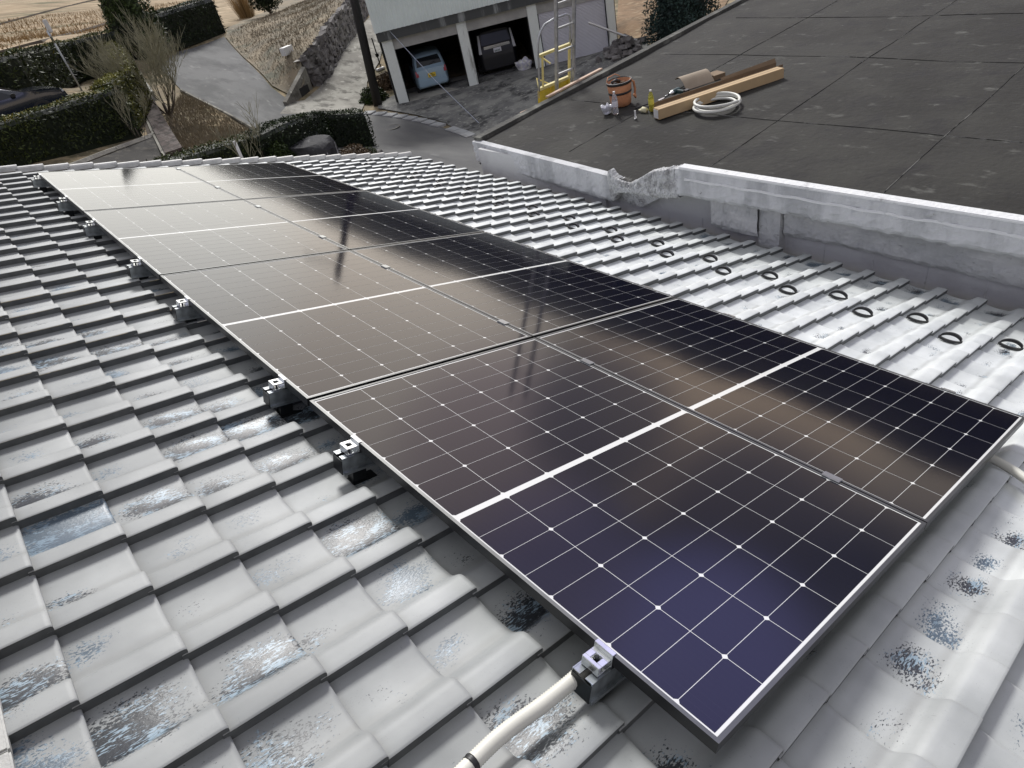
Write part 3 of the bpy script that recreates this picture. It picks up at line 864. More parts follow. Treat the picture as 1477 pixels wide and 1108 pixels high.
o, pts = corrugated('electrical_conduit', [rp(0.33, 0.05, -0.075), rp(0.318, -0.03, -0.072), rp(0.320, -0.15, -0.085), rp(0.325, -0.28, -0.092), rp(0.31, -0.42, -0.098), rp(0.29, -0.60, -0.098), rp(0.25, -0.80, -0.098)], 0.0185, M_CREAM)
tag(o, 'cream corrugated conduit running from the nearest rail end across the tiles', 'conduit')
m = MB()
i0 = min(range(len(pts)), key=lambda i: (pts[i] - rp(0.313, -0.345, -0.095)).length)
seg = pts[i0 + 1:i0 + 6]
m.tube(seg, [0.0192 + 0.0006 * math.sin(i * 1.7) for i in range(len(seg))], 12)
m.build('tape', M_BLACK, o, smooth=True)
o, pts = corrugated('electrical_conduit', [rp(0.20, 1.96, -0.08), rp(0.06, 1.975, -0.088), rp(-0.05, 1.955, -0.095), rp(-0.16, 1.90, -0.10), rp(-0.30, 1.86, -0.10), rp(-0.6, 1.9, -0.10)], 0.0185, M_CREAM)
tag(o, 'pale conduit leaving the panels at the right edge of the photo', 'conduit')

# ================================================================ flat roofed building next door
ZF = -1.2
M_MEMB = layered('old dark roofing', (0.019, 0.018, 0.015), [((0.034, 0.033, 0.029), 0.45, 0.45, 0.65, None, 8), ((0.034, 0.033, 0.028), 1.1, 0.42, 0.62, None, 8), ((0.020, 0.019, 0.018), 1.9, 0.5, 0.68, None, 8), ((0.10, 0.10, 0.09), 5.0, 0.58, 0.74, (1.4, 0.7, 1), 12), ((0.13, 0.13, 0.12), 11.0, 0.64, 0.82, (0.8, 2.2, 1, 0.25), 12), ((0.34, 0.34, 0.31), 3.2, 0.71, 0.77, (2.2, 0.8, 1, 0.5), 12)], 0.9, 0.35, 18)
M_SLABE = layered('grey painted slab edge', (0.62, 0.63, 0.64), [((0.44, 0.45, 0.46), 3.0, 0.45, 0.62, (1, 1, 0.25), 8), ((0.66, 0.67, 0.68), 6.0, 0.55, 0.7, (1, 1, 0.4), 8), ((0.15, 0.15, 0.14), 9.0, 0.66, 0.74, None, 8)], 0.85, 0.35, 70)
M_PLAST = layered('rough grey plaster', (0.64, 0.645, 0.64), [((0.50, 0.51, 0.51), 2.0, 0.42, 0.62, None, 8), ((0.74, 0.74, 0.73), 3.5, 0.55, 0.7, (1, 0.5, 2), 8), ((0.30, 0.30, 0.30), 14, 0.64, 0.70, (1, 0.5, 2), 8)], 0.85, 1.0, 14)
M_BLOCK = layered('grey block wall', (0.62, 0.625, 0.62), [((0.52, 0.52, 0.52), 1.5, 0.45, 0.65, None, 6)], 0.85, 0.3, 20)
M_COPING = layered('white coping paint', (0.74, 0.75, 0.75), [((0.5, 0.5, 0.5), 7, 0.58, 0.72, None, 8)], 0.7, 0.4, 30)
M_BROKEN = layered('crumbled white render', (0.66, 0.67, 0.67), [((0.42, 0.42, 0.42), 9, 0.46, 0.62, None, 8), ((0.12, 0.12, 0.12), 14, 0.62, 0.72, None, 8)], 0.85, 1.0, 35)
flat = empty('flat_roofed_building', Vector((6.0, 2.0, -5.2)), 'dark flat roofed concrete building with crumbling grey edge beside the tiled roof', 'building')
FI = flat.matrix_world.inverted()
def flat_building():
    M = FI
    P0, P1, P2 = (4.545, 6.75), (4.305, 4.21), (4.21, 3.30)
    m = MB()
    poly = [P0, P1, (4.25, 3.6), (4.26, 3.2), (4.25, -8), (17, -8), (17, 7.72)]
    # roof sheet with slight unevenness
    bm = bmesh.new()
    f = bm.faces.new([bm.verts.new((p[0], p[1], 0)) for p in poly])
    for ax, lo, hi in ((0, 4, 17), (1, -8, 8)):
        k = lo
        while k < hi:
            bmesh.ops.bisect_plane(bm, geom=list(bm.verts) + list(bm.edges) + list(bm.faces), plane_co=(k, 0, 0) if ax == 0 else (0, k, 0), plane_no=(1, 0, 0) if ax == 0 else (0, 1, 0)); k += 0.35
    bmesh.ops.triangulate(bm, faces=list(bm.faces))
    for v in bm.verts:
        v.co.z = ZF + 0.012 * math.sin(v.co.x * 1.3 + 0.6) * math.sin(v.co.y * 1.1) + 0.004 * math.sin(v.co.x * 4.1 + v.co.y * 3.3)
    bmesh.ops.recalc_face_normals(bm, faces=list(bm.faces))
    if sum(f.normal.z for f in bm.faces) < 0: bmesh.ops.reverse_faces(bm, faces=list(bm.faces))
    me = bpy.data.meshes.new('roof_membrane'); bm.to_mesh(me); bm.free(); me.materials.append(M_MEMB)
    me.polygons.foreach_set('use_smooth', np.ones(len(me.polygons), dtype=bool))
    o = bpy.data.objects.new('roof_membrane', me); COL.objects.link(o); o.parent = flat; o.matrix_local = FI
    memb = o
    # joints of the roofing sheets: thin ragged ridges of sealant
    def rz(x, y): return ZF + 0.012 * math.sin(x * 1.3 + 0.6) * math.sin(y * 1.1) + 0.004 * math.sin(x * 4.1 + y * 3.3)
    def seam(a, b, w):
        m = MB(); n = 90; vs = []
        d = Vector((b[0] - a[0], b[1] - a[1])).normalized(); ph = random.uniform(0, 6)
        for i in range(n + 1):
            t = i / n; q = [a[k] + (b[k] - a[k]) * t for k in (0, 1)]
            j = 0.006 * math.sin(t * 40 + ph) + random.uniform(-.003, .003)
            ww = w * (0.35 + 0.65 * abs(math.sin(t * 9 + ph))) * random.uniform(0.7, 1.2)
            cx, cy = q[0] - d.y * j, q[1] + d.x * j; z = rz(q[0], q[1])
            for (o_, h_) in ((-1, -0.002), (-0.3, 0.006), (0.4, 0.005), (1, -0.002)): vs.append((cx - d.y * ww * o_, cy + d.x * ww * o_, z + h_))
        m.add(vs, [(4 * i + k, 4 * i + 4 + k, 4 * i + 5 + k, 4 * i + 1 + k) for i in range(n) for k in range(3)])
        m.build('sheet_joint', M_JOINT, memb)
    for x in (6.08, 8.2, 10.1, 12.1): seam((x + 0.1, 6.6), (x - 0.12, -7.5), 0.0045)
    for y in (5.3, 3.52, 1.88, 0.2, -1.5): seam((4.7, y - 0.12), (16.5, y + 0.25), 0.0045)
    # low kerb along the left edge
    m = MB()
    a = Vector((4.56, 6.73, 0)); b = Vector((17, 7.70, 0)); d = (b - a).normalized(); nn = Vector((-d.y, d.x, 0))
    Mx = Matrix([[d.x, nn.x, 0, a.x], [d.y, nn.y, 0, a.y], [0, 0, 1, 0], [0, 0, 0, 1]])
    m.box((0, -0.10, ZF - 0.30), ((b - a).length, 0.02, ZF + 0.055), M=Mx)
    ko = m.build('edge_kerb', M_KERB, flat, matrix=M)
    # slab edge facing the tiled house: thick band with a ragged lower edge, and raised coping
    def ragged(p, q, z0, z1, amp, n, out, th, mat_, name, topamp=0.0, wedge=0.0):
        """vertical band from p to q (world xy), between heights z0..z1, with rough relief"""
        d = Vector((q[0] - p[0], q[1] - p[1])); L_ = d.length; d.normalize(); nn = Vector((-d.y, d.x)) * out
        rows = 8
        vs = []; fs = []
        rs = np.random.default_rng(int(abs(p[1] * 100)) + n)
        low = np.cumsum(rs.normal(0, 1, n + 1)); low -= np.linspace(low[0], low[-1], n + 1); low = low / (np.abs(low).max() + 1e-6)
        hi = np.cumsum(rs.normal(0, 1, n + 1)); hi -= np.linspace(hi[0], hi[-1], n + 1); hi = hi / (np.abs(hi).max() + 1e-6)
        rel = rs.normal(0, 1, (n + 1, rows + 1))
        for i in range(n + 1):
            t = i / n
            zz0 = z0(t) + amp * (0.6 * low[i] + 0.4 * rs.uniform(-1, 1)); zz1 = z1(t) + topamp * (0.7 * hi[i] + 0.3 * rs.uniform(-1, 1))
            for r in range(rows + 1):
                s = r / rows
                off = th + (0.012 if name == 'broken_edge' else 0.004) * rel[i, r] * (1 if 0 < r < rows else 0.3) - (0.02 if r == 0 else 0) + wedge * math.sin(t * PI) * (1 - s)
                x = p[0] + d.x * L_ * t + nn.x * off; y = p[1] + d.y * L_ * t + nn.y * off
                vs.append((x, y, zz0 + (zz1 - zz0) * s))
            vs.append((p[0] + d.x * L_ * t - nn.x * 0.06, p[1] + d.y * L_ * t - nn.y * 0.06, zz1 + 0.002))
            vs.append((p[0] + d.x * L_ * t - nn.x * 0.10, p[1] + d.y * L_ * t - nn.y * 0.10, zz1 - 0.30))
            vs.append((p[0] + d.x * L_ * t - nn.x * 0.10, p[1] + d.y * L_ * t - nn.y * 0.10, zz0))
        R_ = rows + 4
        for i in range(n):
            for r in range(R_ - 1):
                fs.append((i * R_ + r, (i + 1) * R_ + r, (i + 1) * R_ + r + 1, i * R_ + r + 1))
            fs.append(((i + 1) * R_ + R_ - 1, (i + 1) * R_, i * R_, i * R_ + R_ - 1)[::-1])
        mm = MB(); mm.add(vs, fs)
        return mm.build(name, mat_, flat, matrix=M)
    # far smooth stretch
    ragged(P0, P1, lambda t: -1.47, lambda t: -1.185, 0.010, 60, -1, 0.02, M_SLABE, 'slab_edge', 0.003)
    # broken stretch, dips and rises to the coping
    ragged(P1, (4.215, 3.28), lambda t: -1.40 + 0.20 * t + 0.03 * math.sin(t * 5) - 0.07 * math.exp(-(t / 0.06) ** 2), lambda t: -1.185 + 0.05 * math.exp(-(t / 0.05) ** 2) - 0.03 * math.sin(t * 7) + 0.26 * max(0, t - 0.35) / 0.65, 0.022, 110, -1, 0.02, M_BROKEN, 'broken_edge', 0.016, wedge=0.03)
    # right stretch: raised coping
    ragged((4.215, 3.30), (4.205, -7.5), lambda t: -1.205 + 0.02 * math.sin(t * 9), lambda t: -0.945, 0.028, 260, -1, 0.03, M_SLABE, 'slab_edge', 0.003)
    m = MB()
    m.box((4.175, -7.5, -0.944), (4.268, 3.26, -0.922), bev=0.006)
    m.build('coping', M_COPING, flat, matrix=M)
    # cracked mortar ledge half way down that face
    m = MB(); vs = []; n = 200
    rs = np.random.default_rng(3); w = np.cumsum(rs.normal(0, 0.5, n + 1)); w = (w - np.linspace(w[0], w[-1], n + 1)) / 8
    for i in range(n + 1):
        y = 3.2 - 10.5 * i / n; z = -1.03 - 0.01 * w[i] + 0.004 * math.sin(i); dpt = 0.010 * (0.6 + 0.4 * math.sin(i * 0.9)) + rs.uniform(0, .006)
        vs += [(4.183, y, z + 0.012), (4.183 - dpt, y, z + 0.004), (4.183 - dpt, y, z - 0.006), (4.183, y, z - 0.012)]
    m.add(vs, [(4 * i + q, 4 * i + q + 1, 4 * i + q + 5, 4 * i + q + 4) for i in range(n) for q in range(3)])
    m.build('mortar_ledge', M_COPING, flat, matrix=M)
    # walls
    m = MB()
    m.box((4.44, -7.8, -5.2), (16.5, 6.55, -1.23))
    m.build('wall', M_BLOCK, flat, matrix=M)
    ragged((4.44, 2.35), (4.44, -7.5), lambda t: -1.50 + 0.015 * math.sin(t * 20), lambda t: -1.19, 0.02, 220, -1, 0.05, M_PLAST, 'lintel_beam', 0.0)
    ragged((4.44, 3.02), (4.44, 2.55), lambda t: -1.52, lambda t: -1.15, 0.008, 20, -1, 0.13, M_PLAST, 'plaster_block', 0.0)
    m = MB(); m.box((4.40, 4.40, -5.2), (4.46, 4.62, -1.30)); m.box((4.345, 2.36, -5.2), (4.46, 2.555, -1.21))
    m.build('pier', M_PLAST, flat, matrix=M)
    m = MB()
    for y in (5.3, 4.9, 4.05, 3.6, 3.2, 2.0, 1.6, 1.2, 0.8, 0.4, 0.0, -0.4): m.box((4.4365, y, -2.3), (4.4405, y + 0.006, -1.52))
    m.build('wall_joints', M_PLAST, flat, matrix=M)
M_JOINT = layered('worn sealant', (0.022, 0.022, 0.02), [((0.26, 0.26, 0.24), 2.2, 0.52, 0.6, None, 6)], 0.9, 0)
M_KERB = layered('dark kerb', (0.07, 0.07, 0.063), [((0.17, 0.17, 0.15), 3, 0.5, 0.66, None, 8)], 0.9, 0.6, 20)
flat_building()

# ================================================================ things on the flat roof
M_CARD = mat('brown cardboard', (0.50, 0.36, 0.20), 0.8, var=0.08, scale=3, stretch=(1, 6, 1))
M_CARDD = mat('cardboard painted in shade', (0.20, 0.14, 0.085), 0.85, var=0.15, scale=3)  # brown cardboard again, with the shade of the inner side in its colour
M_CARDL = mat('grey brown cardboard flap', (0.34, 0.28, 0.21), 0.85, var=0.1, scale=4)
M_PVC = mat('white plastic pipe', (0.66, 0.66, 0.60), 0.45, var=0.05, scale=4)
M_ORANGE = mat('orange tool bag cloth', (0.52, 0.24, 0.12), 0.75, var=0.2, scale=12, bump=0.3, bscale=60)
M_TEAL = mat('dark teal tool body', (0.02, 0.055, 0.055), 0.45, var=0.2, scale=20)
M_YELLOW = mat('yellow steel paint', (0.62, 0.45, 0.03), 0.5, var=0.15, scale=8)
M_PALEYEL = mat('pale yellow steel paint', (0.72, 0.62, 0.24), 0.5, var=0.12, scale=10)
M_WOOD = mat('pale plywood', (0.55, 0.40, 0.30), 0.75, var=0.18, scale=6, stretch=(1, 8, 1))
def pet(name, c):
    m, nt, b, L = newmat(name)
    b.inputs['Base Color'].default_value = rgb(c); b.inputs['Roughness'].default_value = 0.08
    b.inputs['Transmission Weight'].default_value = 0.75; b.inputs['IOR'].default_value = 1.33
    return m
M_PET = pet('clear bottle plastic', (0.86, 0.86, 0.9))
M_TEA = pet('pale yellow drink', (0.85, 0.82, 0.18))
M_LABEL = mat('bottle label', (0.72, 0.70, 0.74), 0.5, var=0.1, scale=60)

def roofM(x, y, ang=0.0, z=ZF + 0.006):
    return Matrix.Translation((x, y, z)) @ Matrix.Rotation(ang, 4, 'Z')

def roof_things():
    # long carton
    a, b = Vector((5.81, 4.76)), Vector((7.42, 4.13)); d = b - a; ang = math.atan2(d.y, d.x)
    t = empty('cardboard_box', roofM(a.x, a.y, ang), 'long narrow pale brown carton lying on the dark flat roof', 'box')
    m = MB(); m.box((0, 0, 0), (d.length, 0.125, 0.118), bev=0.004); m.build('carton', M_CARD, t)
    m = MB(); m.box((-0.004, 0.012, 0.012), (-0.0005, 0.112, 0.106)); m.box((-0.006, 0.05, 0.01), (-0.004, 0.075, 0.108)); m.build('end_flap', M_WHITE, t)
    m = MB(); m.box((0.0, 0.058, 0.1185), (d.length - 0.001, 0.064, 0.1195)); m.build('tape_seam', M_CARDL, t)
    # its empty lid behind
    t = empty('carton_lid', roofM(6.02, 4.98, ang), 'open brown carton lid, painted in shade, lying right behind the long carton', 'carton lid')
    m = MB(); L_ = 1.82
    m.box((0, 0.0, 0), (L_, 0.13, 0.004)); m.box((0, 0.126, 0.004), (L_, 0.131, 0.075)); m.box((0, 0.0, 0.004), (L_, 0.004, 0.07))
    m.build('tray', M_CARDD, t)
    m = MB(); m.add([(L_ - 0.8, 0.132, 0.075), (L_, 0.132, 0.075), (L_, 0.16, 0.12), (L_ - 0.8, 0.155, 0.10), (L_ - 0.8, 0.136, 0.072), (L_, 0.136, 0.072), (L_, 0.164, 0.117), (L_ - 0.8, 0.159, 0.097)], [(0, 1, 2, 3), (7, 6, 5, 4), (0, 4, 5, 1), (3, 2, 6, 7), (0, 3, 7, 4), (1, 5, 6, 2)])
    m.build('flap', M_CARDD, t)
    # bent cardboard sheet
    t = empty('cardboard_sheet', roofM(6.80, 5.10, ang + 0.02), 'bent grey brown cardboard sheet behind the power tool', 'cardboard')
    m = MB(); vs = []; n = 12
    for i in range(n + 1):
        y = 0.26 * i / n; z = 0.13 * math.sin(PI * i / n * 0.75) + 0.006
        vs += [(0, y, z), (0.42, y, z * 0.95), (0.42, y, z * 0.95 - 0.004), (0, y, z - 0.004)]
    m.add(vs, [(4 * i + q, 4 * i + (q + 1) % 4, 4 * i + 4 + (q + 1) % 4, 4 * i + 4 + q) for i in range(n) for q in range(4)] + [(3, 2, 1, 0), (4 * n, 4 * n + 1, 4 * n + 2, 4 * n + 3)])
    m.build('sheet', M_CARDL, t, smooth=False)
    m = MB(); m.box((0.43, 0.02, 0.0), (0.60, 0.2, 0.06)); m.build('torn_corner', M_CARDD, t)
    # coil of conduit: three and a half turns with loose ends
    pts = []
    T = 3.55
    for i in range(220):
        k = i / 219; a = 2 * PI * T * k + 1.0
        r = 0.262 + 0.018 * math.sin(3 * PI * k) + 0.012 * math.sin(a * 0.5)
        if k > 0.965: r += (k - 0.965) * 1.5
        pts.append((r * math.cos(a), 0.9 * r * math.sin(a), 0.018 + 0.062 * (0.5 + 0.5 * math.sin(2 * PI * k * 1.3 + 0.4)) * (0.4 + 0.6 * k) + 0.02 * k))
    m = MB(); m.tube(pts, 0.0165, 10)
    o = m.build('conduit_coil', M_PVC, smooth=True); o.matrix_world = roofM(6.32, 4.33, 0.3)
    tag(o, 'white coiled plastic conduit lying against the long carton', 'conduit coil')
    # tool bucket bag
    t = empty('tool_bag', roofM(6.18, 5.66, 0.4), 'round orange canvas tool bag with a dark rim and its strap hanging out', 'tool bag')
    m = MB(); n = 28; vs = []; prof = [(0.128, 0.0), (0.140, 0.01), (0.148, 0.10), (0.158, 0.20), (0.165, 0.285)]
    def ring(m, prof, wob, seg=28):
        vs = []; fs = []
        for (r, z) in prof:
            for k in range(seg):
                a = 2 * PI * k / seg; rr = r * (1 + wob * math.sin(2 * a + z * 8) + wob * 0.5 * math.sin(5 * a + 1))
                vs.append((rr * math.cos(a), rr * 0.95 * math.sin(a), z))
        for i in range(len(prof) - 1):
            for k in range(seg): fs.append((i * seg + k, i * seg + (k + 1) % seg, (i + 1) * seg + (k + 1) % seg, (i + 1) * seg + k))
        m.add(vs, fs); return len(prof)
    ring(m, prof + [(0.158, 0.285), (0.150, 0.20), (0.138, 0.03), (0.001, 0.028)], 0.025)
    m.build('bucket', M_ORANGE, t, smooth=True)
    m = MB(); ring(m, [(0.163, 0.262), (0.171, 0.266), (0.172, 0.292), (0.160, 0.296), (0.157, 0.27)], 0.025); m.build('rim', M_BLACK, t, smooth=True)
    m = MB(); ring(m, [(0.156, 0.15), (0.160, 0.152), (0.161, 0.175), (0.157, 0.177)], 0.025); m.build('band', M_BLACK, t, smooth=True)
    m = MB(); m.tube([(-0.06, 0.05, 0.25), (-0.09, 0.06, 0.30), (-0.04, 0.02, 0.31), (0.0, -0.01, 0.28)], 0.02, 8); m.lathe([(0.0, 0.28), (0.045, 0.275), (0.06, 0.25), (0.05, 0.2)], 12, center=(-0.05, 0.06, 0.0)); m.build('glove', M_BLACK, t, smooth=True)
    m = MB(); m.tube([(0.02, -0.14, 0.29), (0.05, -0.175, 0.25), (0.10, -0.17, 0.14), (0.11, -0.16, 0.10), (0.08, -0.175, 0.05), (0.03, -0.17, 0.10)], 0.014, 6)
    m.tube([(0.14, 0.02, 0.25), (0.185, 0.05, 0.30), (0.16, 0.10, 0.33), (0.02, 0.15, 0.33), (-0.08, 0.14, 0.28)], 0.007, 6); m.build('strap', M_ORANGE, t, smooth=True)
    m = MB(); m.box((0.03, -0.06, 0.05), (0.05, 0.06, 0.27)); m.tube([(0.07, 0.03, 0.05), (0.085, 0.03, 0.27)], 0.014, 8); m.build('tools_inside', M_CARDD, t)
    # clear bottle
    def bottle(x, y, h, r, liq, label, cat_, lm):
        t = empty('bottle', roofM(x, y), label, cat_)
        m = MB(); p = [(0.0, 0.0), (0.8, 0.0), (0.95, 0.03), (1, 0.07), (0.95, 0.25), (1, 0.3), (1, 0.62), (0.94, 0.68), (0.55, 0.86), (0.38, 0.90), (0.36, 0.95)]
        m.lathe([(r * a, h * b) for a, b in p], 16); m.build('body', liq, t, smooth=True)
        m = MB(); m.lathe([(0.0001, h * 1.0), (r * 0.40, h * 1.0), (r * 0.42, h * 0.99), (r * 0.42, h * 0.935), (r * 0.36, h * 0.93)], 14); m.build('cap', M_WHITE, t, smooth=False)
        m = MB(); m.lathe([(r * 1.01, h * 0.34), (r * 1.02, h * 0.35), (r * 1.02, h * 0.58), (r * 1.01, h * 0.59)], 16); m.build('label_band', lm, t, smooth=True)
    bottle(5.86, 5.47, 0.27, 0.036, M_PET, 'clear water bottle standing in front of the orange tool bag', 'bottle', M_LABEL)
    bottle(6.05, 5.06, 0.25, 0.034, M_TEA, 'bottle of pale yellow drink standing by the end of the carton', 'bottle', mat('yellow label', (0.68, 0.62, 0.10), 0.5))
    # crumpled clear bag
    m = MB(); bm = bmesh.new(); bmesh.ops.create_icosphere(bm, subdivisions=3, radius=0.06)
    for v in bm.verts:
        k = 1 + 0.28 * math.sin(v.co.x * 70) * math.sin(v.co.y * 63 + 1) + 0.2 * math.sin(v.co.z * 90); v.co = Vector((v.co.x * 1.2 * k, v.co.y * 0.9 * k, max(0, (v.co.z + 0.045) * 1.2 * k)))
    bm.verts.ensure_lookup_table(); m.add([v.co.copy() for v in bm.verts], [[v.index for v in f.verts] for f in bm.faces]); bm.free()
    o = m.build('plastic_bag', mat('crumpled clear plastic', (0.62, 0.63, 0.68), 0.25, var=0.15, scale=30)); o.matrix_world = roofM(5.85, 5.60)
    tag(o, 'small crumpled clear plastic bag beside the water bottle', 'plastic bag')
    # work gloves beside yellow bottle
    m = MB()
    for k, (x, y, a) in enumerate(((6.02, 5.16, 0.3), (6.10, 4.98, 2.0))):
        for q in range(4): m.tube([(x + 0.02 * q - 0.03, y, 0.018), (x + 0.02 * q - 0.03 + 0.01 * math.cos(a), y + 0.06, 0.022)], [0.012, 0.008], 6, M=Matrix.Translation((0, 0, 0)))
        m.tube([(x, y - 0.05, 0.016), (x, y + 0.02, 0.022)], [0.03, 0.036], 8)
    o = m.build('work_gloves', mat('pale yellow work gloves', (0.66, 0.62, 0.42), 0.8, var=0.15, scale=40), smooth=True); o.location = (0, 0, ZF + 0.004)
    tag(o, 'pair of pale yellow work gloves around the foot of the yellow drink bottle', 'gloves')
    # black bar
    m = MB(); m.tube([(6.06, 5.32, 0.014), (6.30, 5.24, 0.016)], 0.010, 8); o = m.build('pry_bar', M_BLACK); o.location = (0, 0, ZF + 0.004)
    tag(o, 'short black bar lying between the tool bag and the carton', 'bar')
    # small white fixing
    m = MB(); m.box((-0.035, -0.012, 0), (0.035, 0.012, 0.008)); m.box((-0.006, -0.01, 0.008), (0.006, 0.01, 0.09)); o = m.build('wall_bracket', M_WHITE); o.matrix_world = roofM(5.79, 5.10, 0.6)
    tag(o, 'little white bracket lying alone in front of the tool bag', 'bracket')
    # impact driver
    t = empty('impact_driver', roofM(6.62, 5.12, ang + 0.25, ZF + 0.06), 'dark teal and silver power driver lying on the carton lid', 'power tool')
    m = MB(); m.lathe([(0.0, -0.07), (0.03, -0.07), (0.036, -0.05), (0.036, 0.04), (0.03, 0.05)], 14, M=Matrix.Rotation(PI / 2, 4, 'Y') ); m.box((-0.03, -0.15, -0.022), (0.015, -0.02, 0.022), bev=0.008); m.build('motor_housing', M_TEAL, t, smooth=False)
    m = MB(); m.lathe([(0.03, 0.05), (0.031, 0.07), (0.018, 0.10), (0.012, 0.11), (0.012, 0.13)], 14, M=Matrix.Rotation(-PI / 2, 4, 'Y')); m.tube([(-0.13, 0, 0), (-0.20, 0, 0)], 0.005, 6); m.build('nose', M_ALU, t, smooth=True)
    m = MB(); m.box((-0.045, -0.21, -0.035), (0.03, -0.15, 0.035), bev=0.006); m.build('battery', M_BLACK, t)
    m = MB(); m.box((-0.40, -0.04, -0.03), (-0.22, -0.02, -0.02)); m.box((-0.30, 0.0, -0.02), (-0.20, 0.03, 0.0)); o = m.build('metal_scraps', M_ALU); o.matrix_world = roofM(6.62, 5.12, ang + 0.25, ZF + 0.04)
    tag(o, 'bright metal offcuts lying left of the power driver', 'metal offcuts')
roof_things()

# ================================================================ ladder and ladder hoist at the roof edge
def ladder():
    P0 = Vector((6.555, 7.235, -1.30)); P1 = Vector((6.880, 7.205, -1.30))
    z_ref = -1.10
    x = (P1 - P0).normalized(); up = Vector((0.0, -0.23, 1.0)).normalized(); up = (up - x * up.dot(x)).normalized(); nrm = x.cross(up)
    M0 = Matrix([[x[i], nrm[i], up[i], P0[i]] for i in range(3)] + [[0, 0, 0, 1]])
    foot = -4.0
    t = empty('extension_ladder', M0, 'long aluminium ladder leaning on the far left edge of the flat roof', 'ladder')
    W = (P1 - P0).length
    for s in (0, 1):
        m = MB(); x0 = s * W
        m.box((x0 - 0.012, -0.032, foot), (x0 + 0.012, 0.032, 3.2), bev=0.003); m.build('side_rail', M_LAD, t)
    k = 0.14; i = 0
    z = foot + 0.25
    while z < 3.1:
        m = MB(); m.box((0.013, -0.014, z - 0.014), (W - 0.013, 0.014, z + 0.014), bev=0.004); m.build('rung', M_RUNG, t); z += 0.312
    m = MB()
    for s in (0, 1): m.box((s * W - 0.025, -0.05, foot - 0.05), (s * W + 0.025, 0.05, foot + 0.01))
    m.build('feet', M_BLACK, t)
    # carriage of the ladder hoist, on the outer side of the ladder
    h = empty('ladder_hoist', M0, 'yellow ladder hoist carriage with a tall guard loop and plywood platform', 'hoist')
    a0, a1 = -0.25, W + 0.02; yb = -0.10 if nrm.y < 0 else 0.10
    S = 1 if yb > 0 else -1
    def Y(v): return S * v
    m = MB()
    m.tube([(a0, Y(.10), 0.02), (a0, Y(.10), 0.62), (a0, Y(.10), 0.80), (a0 + 0.05, Y(.10), 0.93), (a0 + 0.13, Y(.10), 1.0), (a0 + 0.30, Y(.10), 1.03), (a1 - 0.08, Y(.10), 1.03), (a1 - 0.02, Y(.10), 1.0), (a1, Y(.10), 0.92), (a1, Y(.10), 0.55)], 0.014, 8)
    m.build('guard_loop', M_LAD, h, smooth=True)
    m = MB()
    m.box((a0, Y(.10) - 0.018, 0.60), (a1, Y(.10) + 0.018, 0.635)); m.box((a0, Y(.10) - 0.02, 0.13), (a1, Y(.10) + 0.02, 0.17))
    m.box((a1 - 0.03, Y(.10) - 0.015, 0.13), (a1, Y(.10) + 0.015, 0.62)); m.box((a0 + 0.06, Y(.10) - 0.01, 0.13), (a0 + 0.085, Y(.10) + 0.01, 0.60))
    m.tube([(a0 + 0.02, Y(.10), 0.61), (a0 + 0.2, Y(.30), 0.5)], 0.012, 6); m.tube([(a0 + 0.2, Y(.30), 0.5), (a0 + 0.22, Y(.10), 0.45)], 0.012, 6); m.tube([(a0, Y(.10), 0.15), (a0 + 0.1, Y(.28), 0.22), (a0 + 0.22, Y(.10), 0.15)], 0.012, 6)
    m.build('yellow_frame', M_PALEYEL, h)
    m = MB()
    m.box((a0 - 0.01, Y(.10) - 0.03, -0.35), (a0 + 0.19, Y(.10) + 0.03, 0.12), bev=0.004); m.box((a0 + 0.22, Y(.10) - 0.012, -0.35), (a1 - 0.06, Y(.10) + 0.012, 0.12)); m.box((a1 - 0.06, Y(.10) - 0.03, -0.35), (a1 - 0.02, Y(.10) + 0.03, 0.13))
    m.build('side_plate', M_YELLOW, h)
    m = MB(); lo, hi = sorted((Y(.14), Y(.45))); m.box((a0 - 0.12, lo, -0.30), (a1, hi, -0.275), bev=0.004); m.build('platform', M_WOOD, h)
    m = MB()
    for z in (0.03, 0.58): m.tube([(a1 - 0.01, Y(.09), z), (a1 + 0.07, Y(.09), z)], [0.028, 0.024], 10)
    m.build('roller', mat('cream nylon roller', (0.6, 0.5, 0.3), 0.5), h, smooth=True)
M_RUNG = mat('worn aluminium rung', (0.50, 0.51, 0.50), 0.5, 0.3, var=0.15, scale=20)
M_LAD = mat('dull aluminium', (0.42, 0.44, 0.46), 0.42, 0.5, var=0.2, scale=15)
ladder()

# plank on the kerb beside the ladder
m = MB(); m.box((0, 0, 0), (1.25, 0.06, 0.022), bev=0.003); o = m.build('wooden_batten', M_WOOD)
_k = math.atan2(0.97, 12.44); o.matrix_world = Matrix.Translation((6.05, 6.86, ZF + 0.06)) @ Matrix.Rotation(_k, 4, 'Z')
tag(o, 'thin pale batten lying along the edge kerb by the ladder', 'batten')

# ================================================================ garage building
M_CORR = mat('pale grey green sheet', (0.74, 0.82, 0.79), 0.5, var=0.06, scale=0.8)
M_CORR2 = layered('pale column sheet', (0.76, 0.80, 0.75), [((0.30, 0.30, 0.27), 2.5, 0.56, 0.7, (1, 1, 0.2), 8)], 0.6, 0.1)
M_FASC = layered('blackened fascia', (0.075, 0.08, 0.078), [((0.30, 0.32, 0.31), 2.5, 0.52, 0.68, (1, 1, 0.15), 8)], 0.8, 0)
M_SHUT = mat('lilac grey shutter', (0.62, 0.62, 0.65), 0.45, var=0.05, scale=1)
M_SHBOX = mat('dirty beige shutter case', (0.38, 0.38, 0.35), 0.6, var=0.15, scale=2)
M_GFLOOR = layered('garage floor', (0.36, 0.35, 0.31), [((0.22, 0.215, 0.19), 1.5, 0.48, 0.64, None, 8)], 0.8, 0.2, 20)
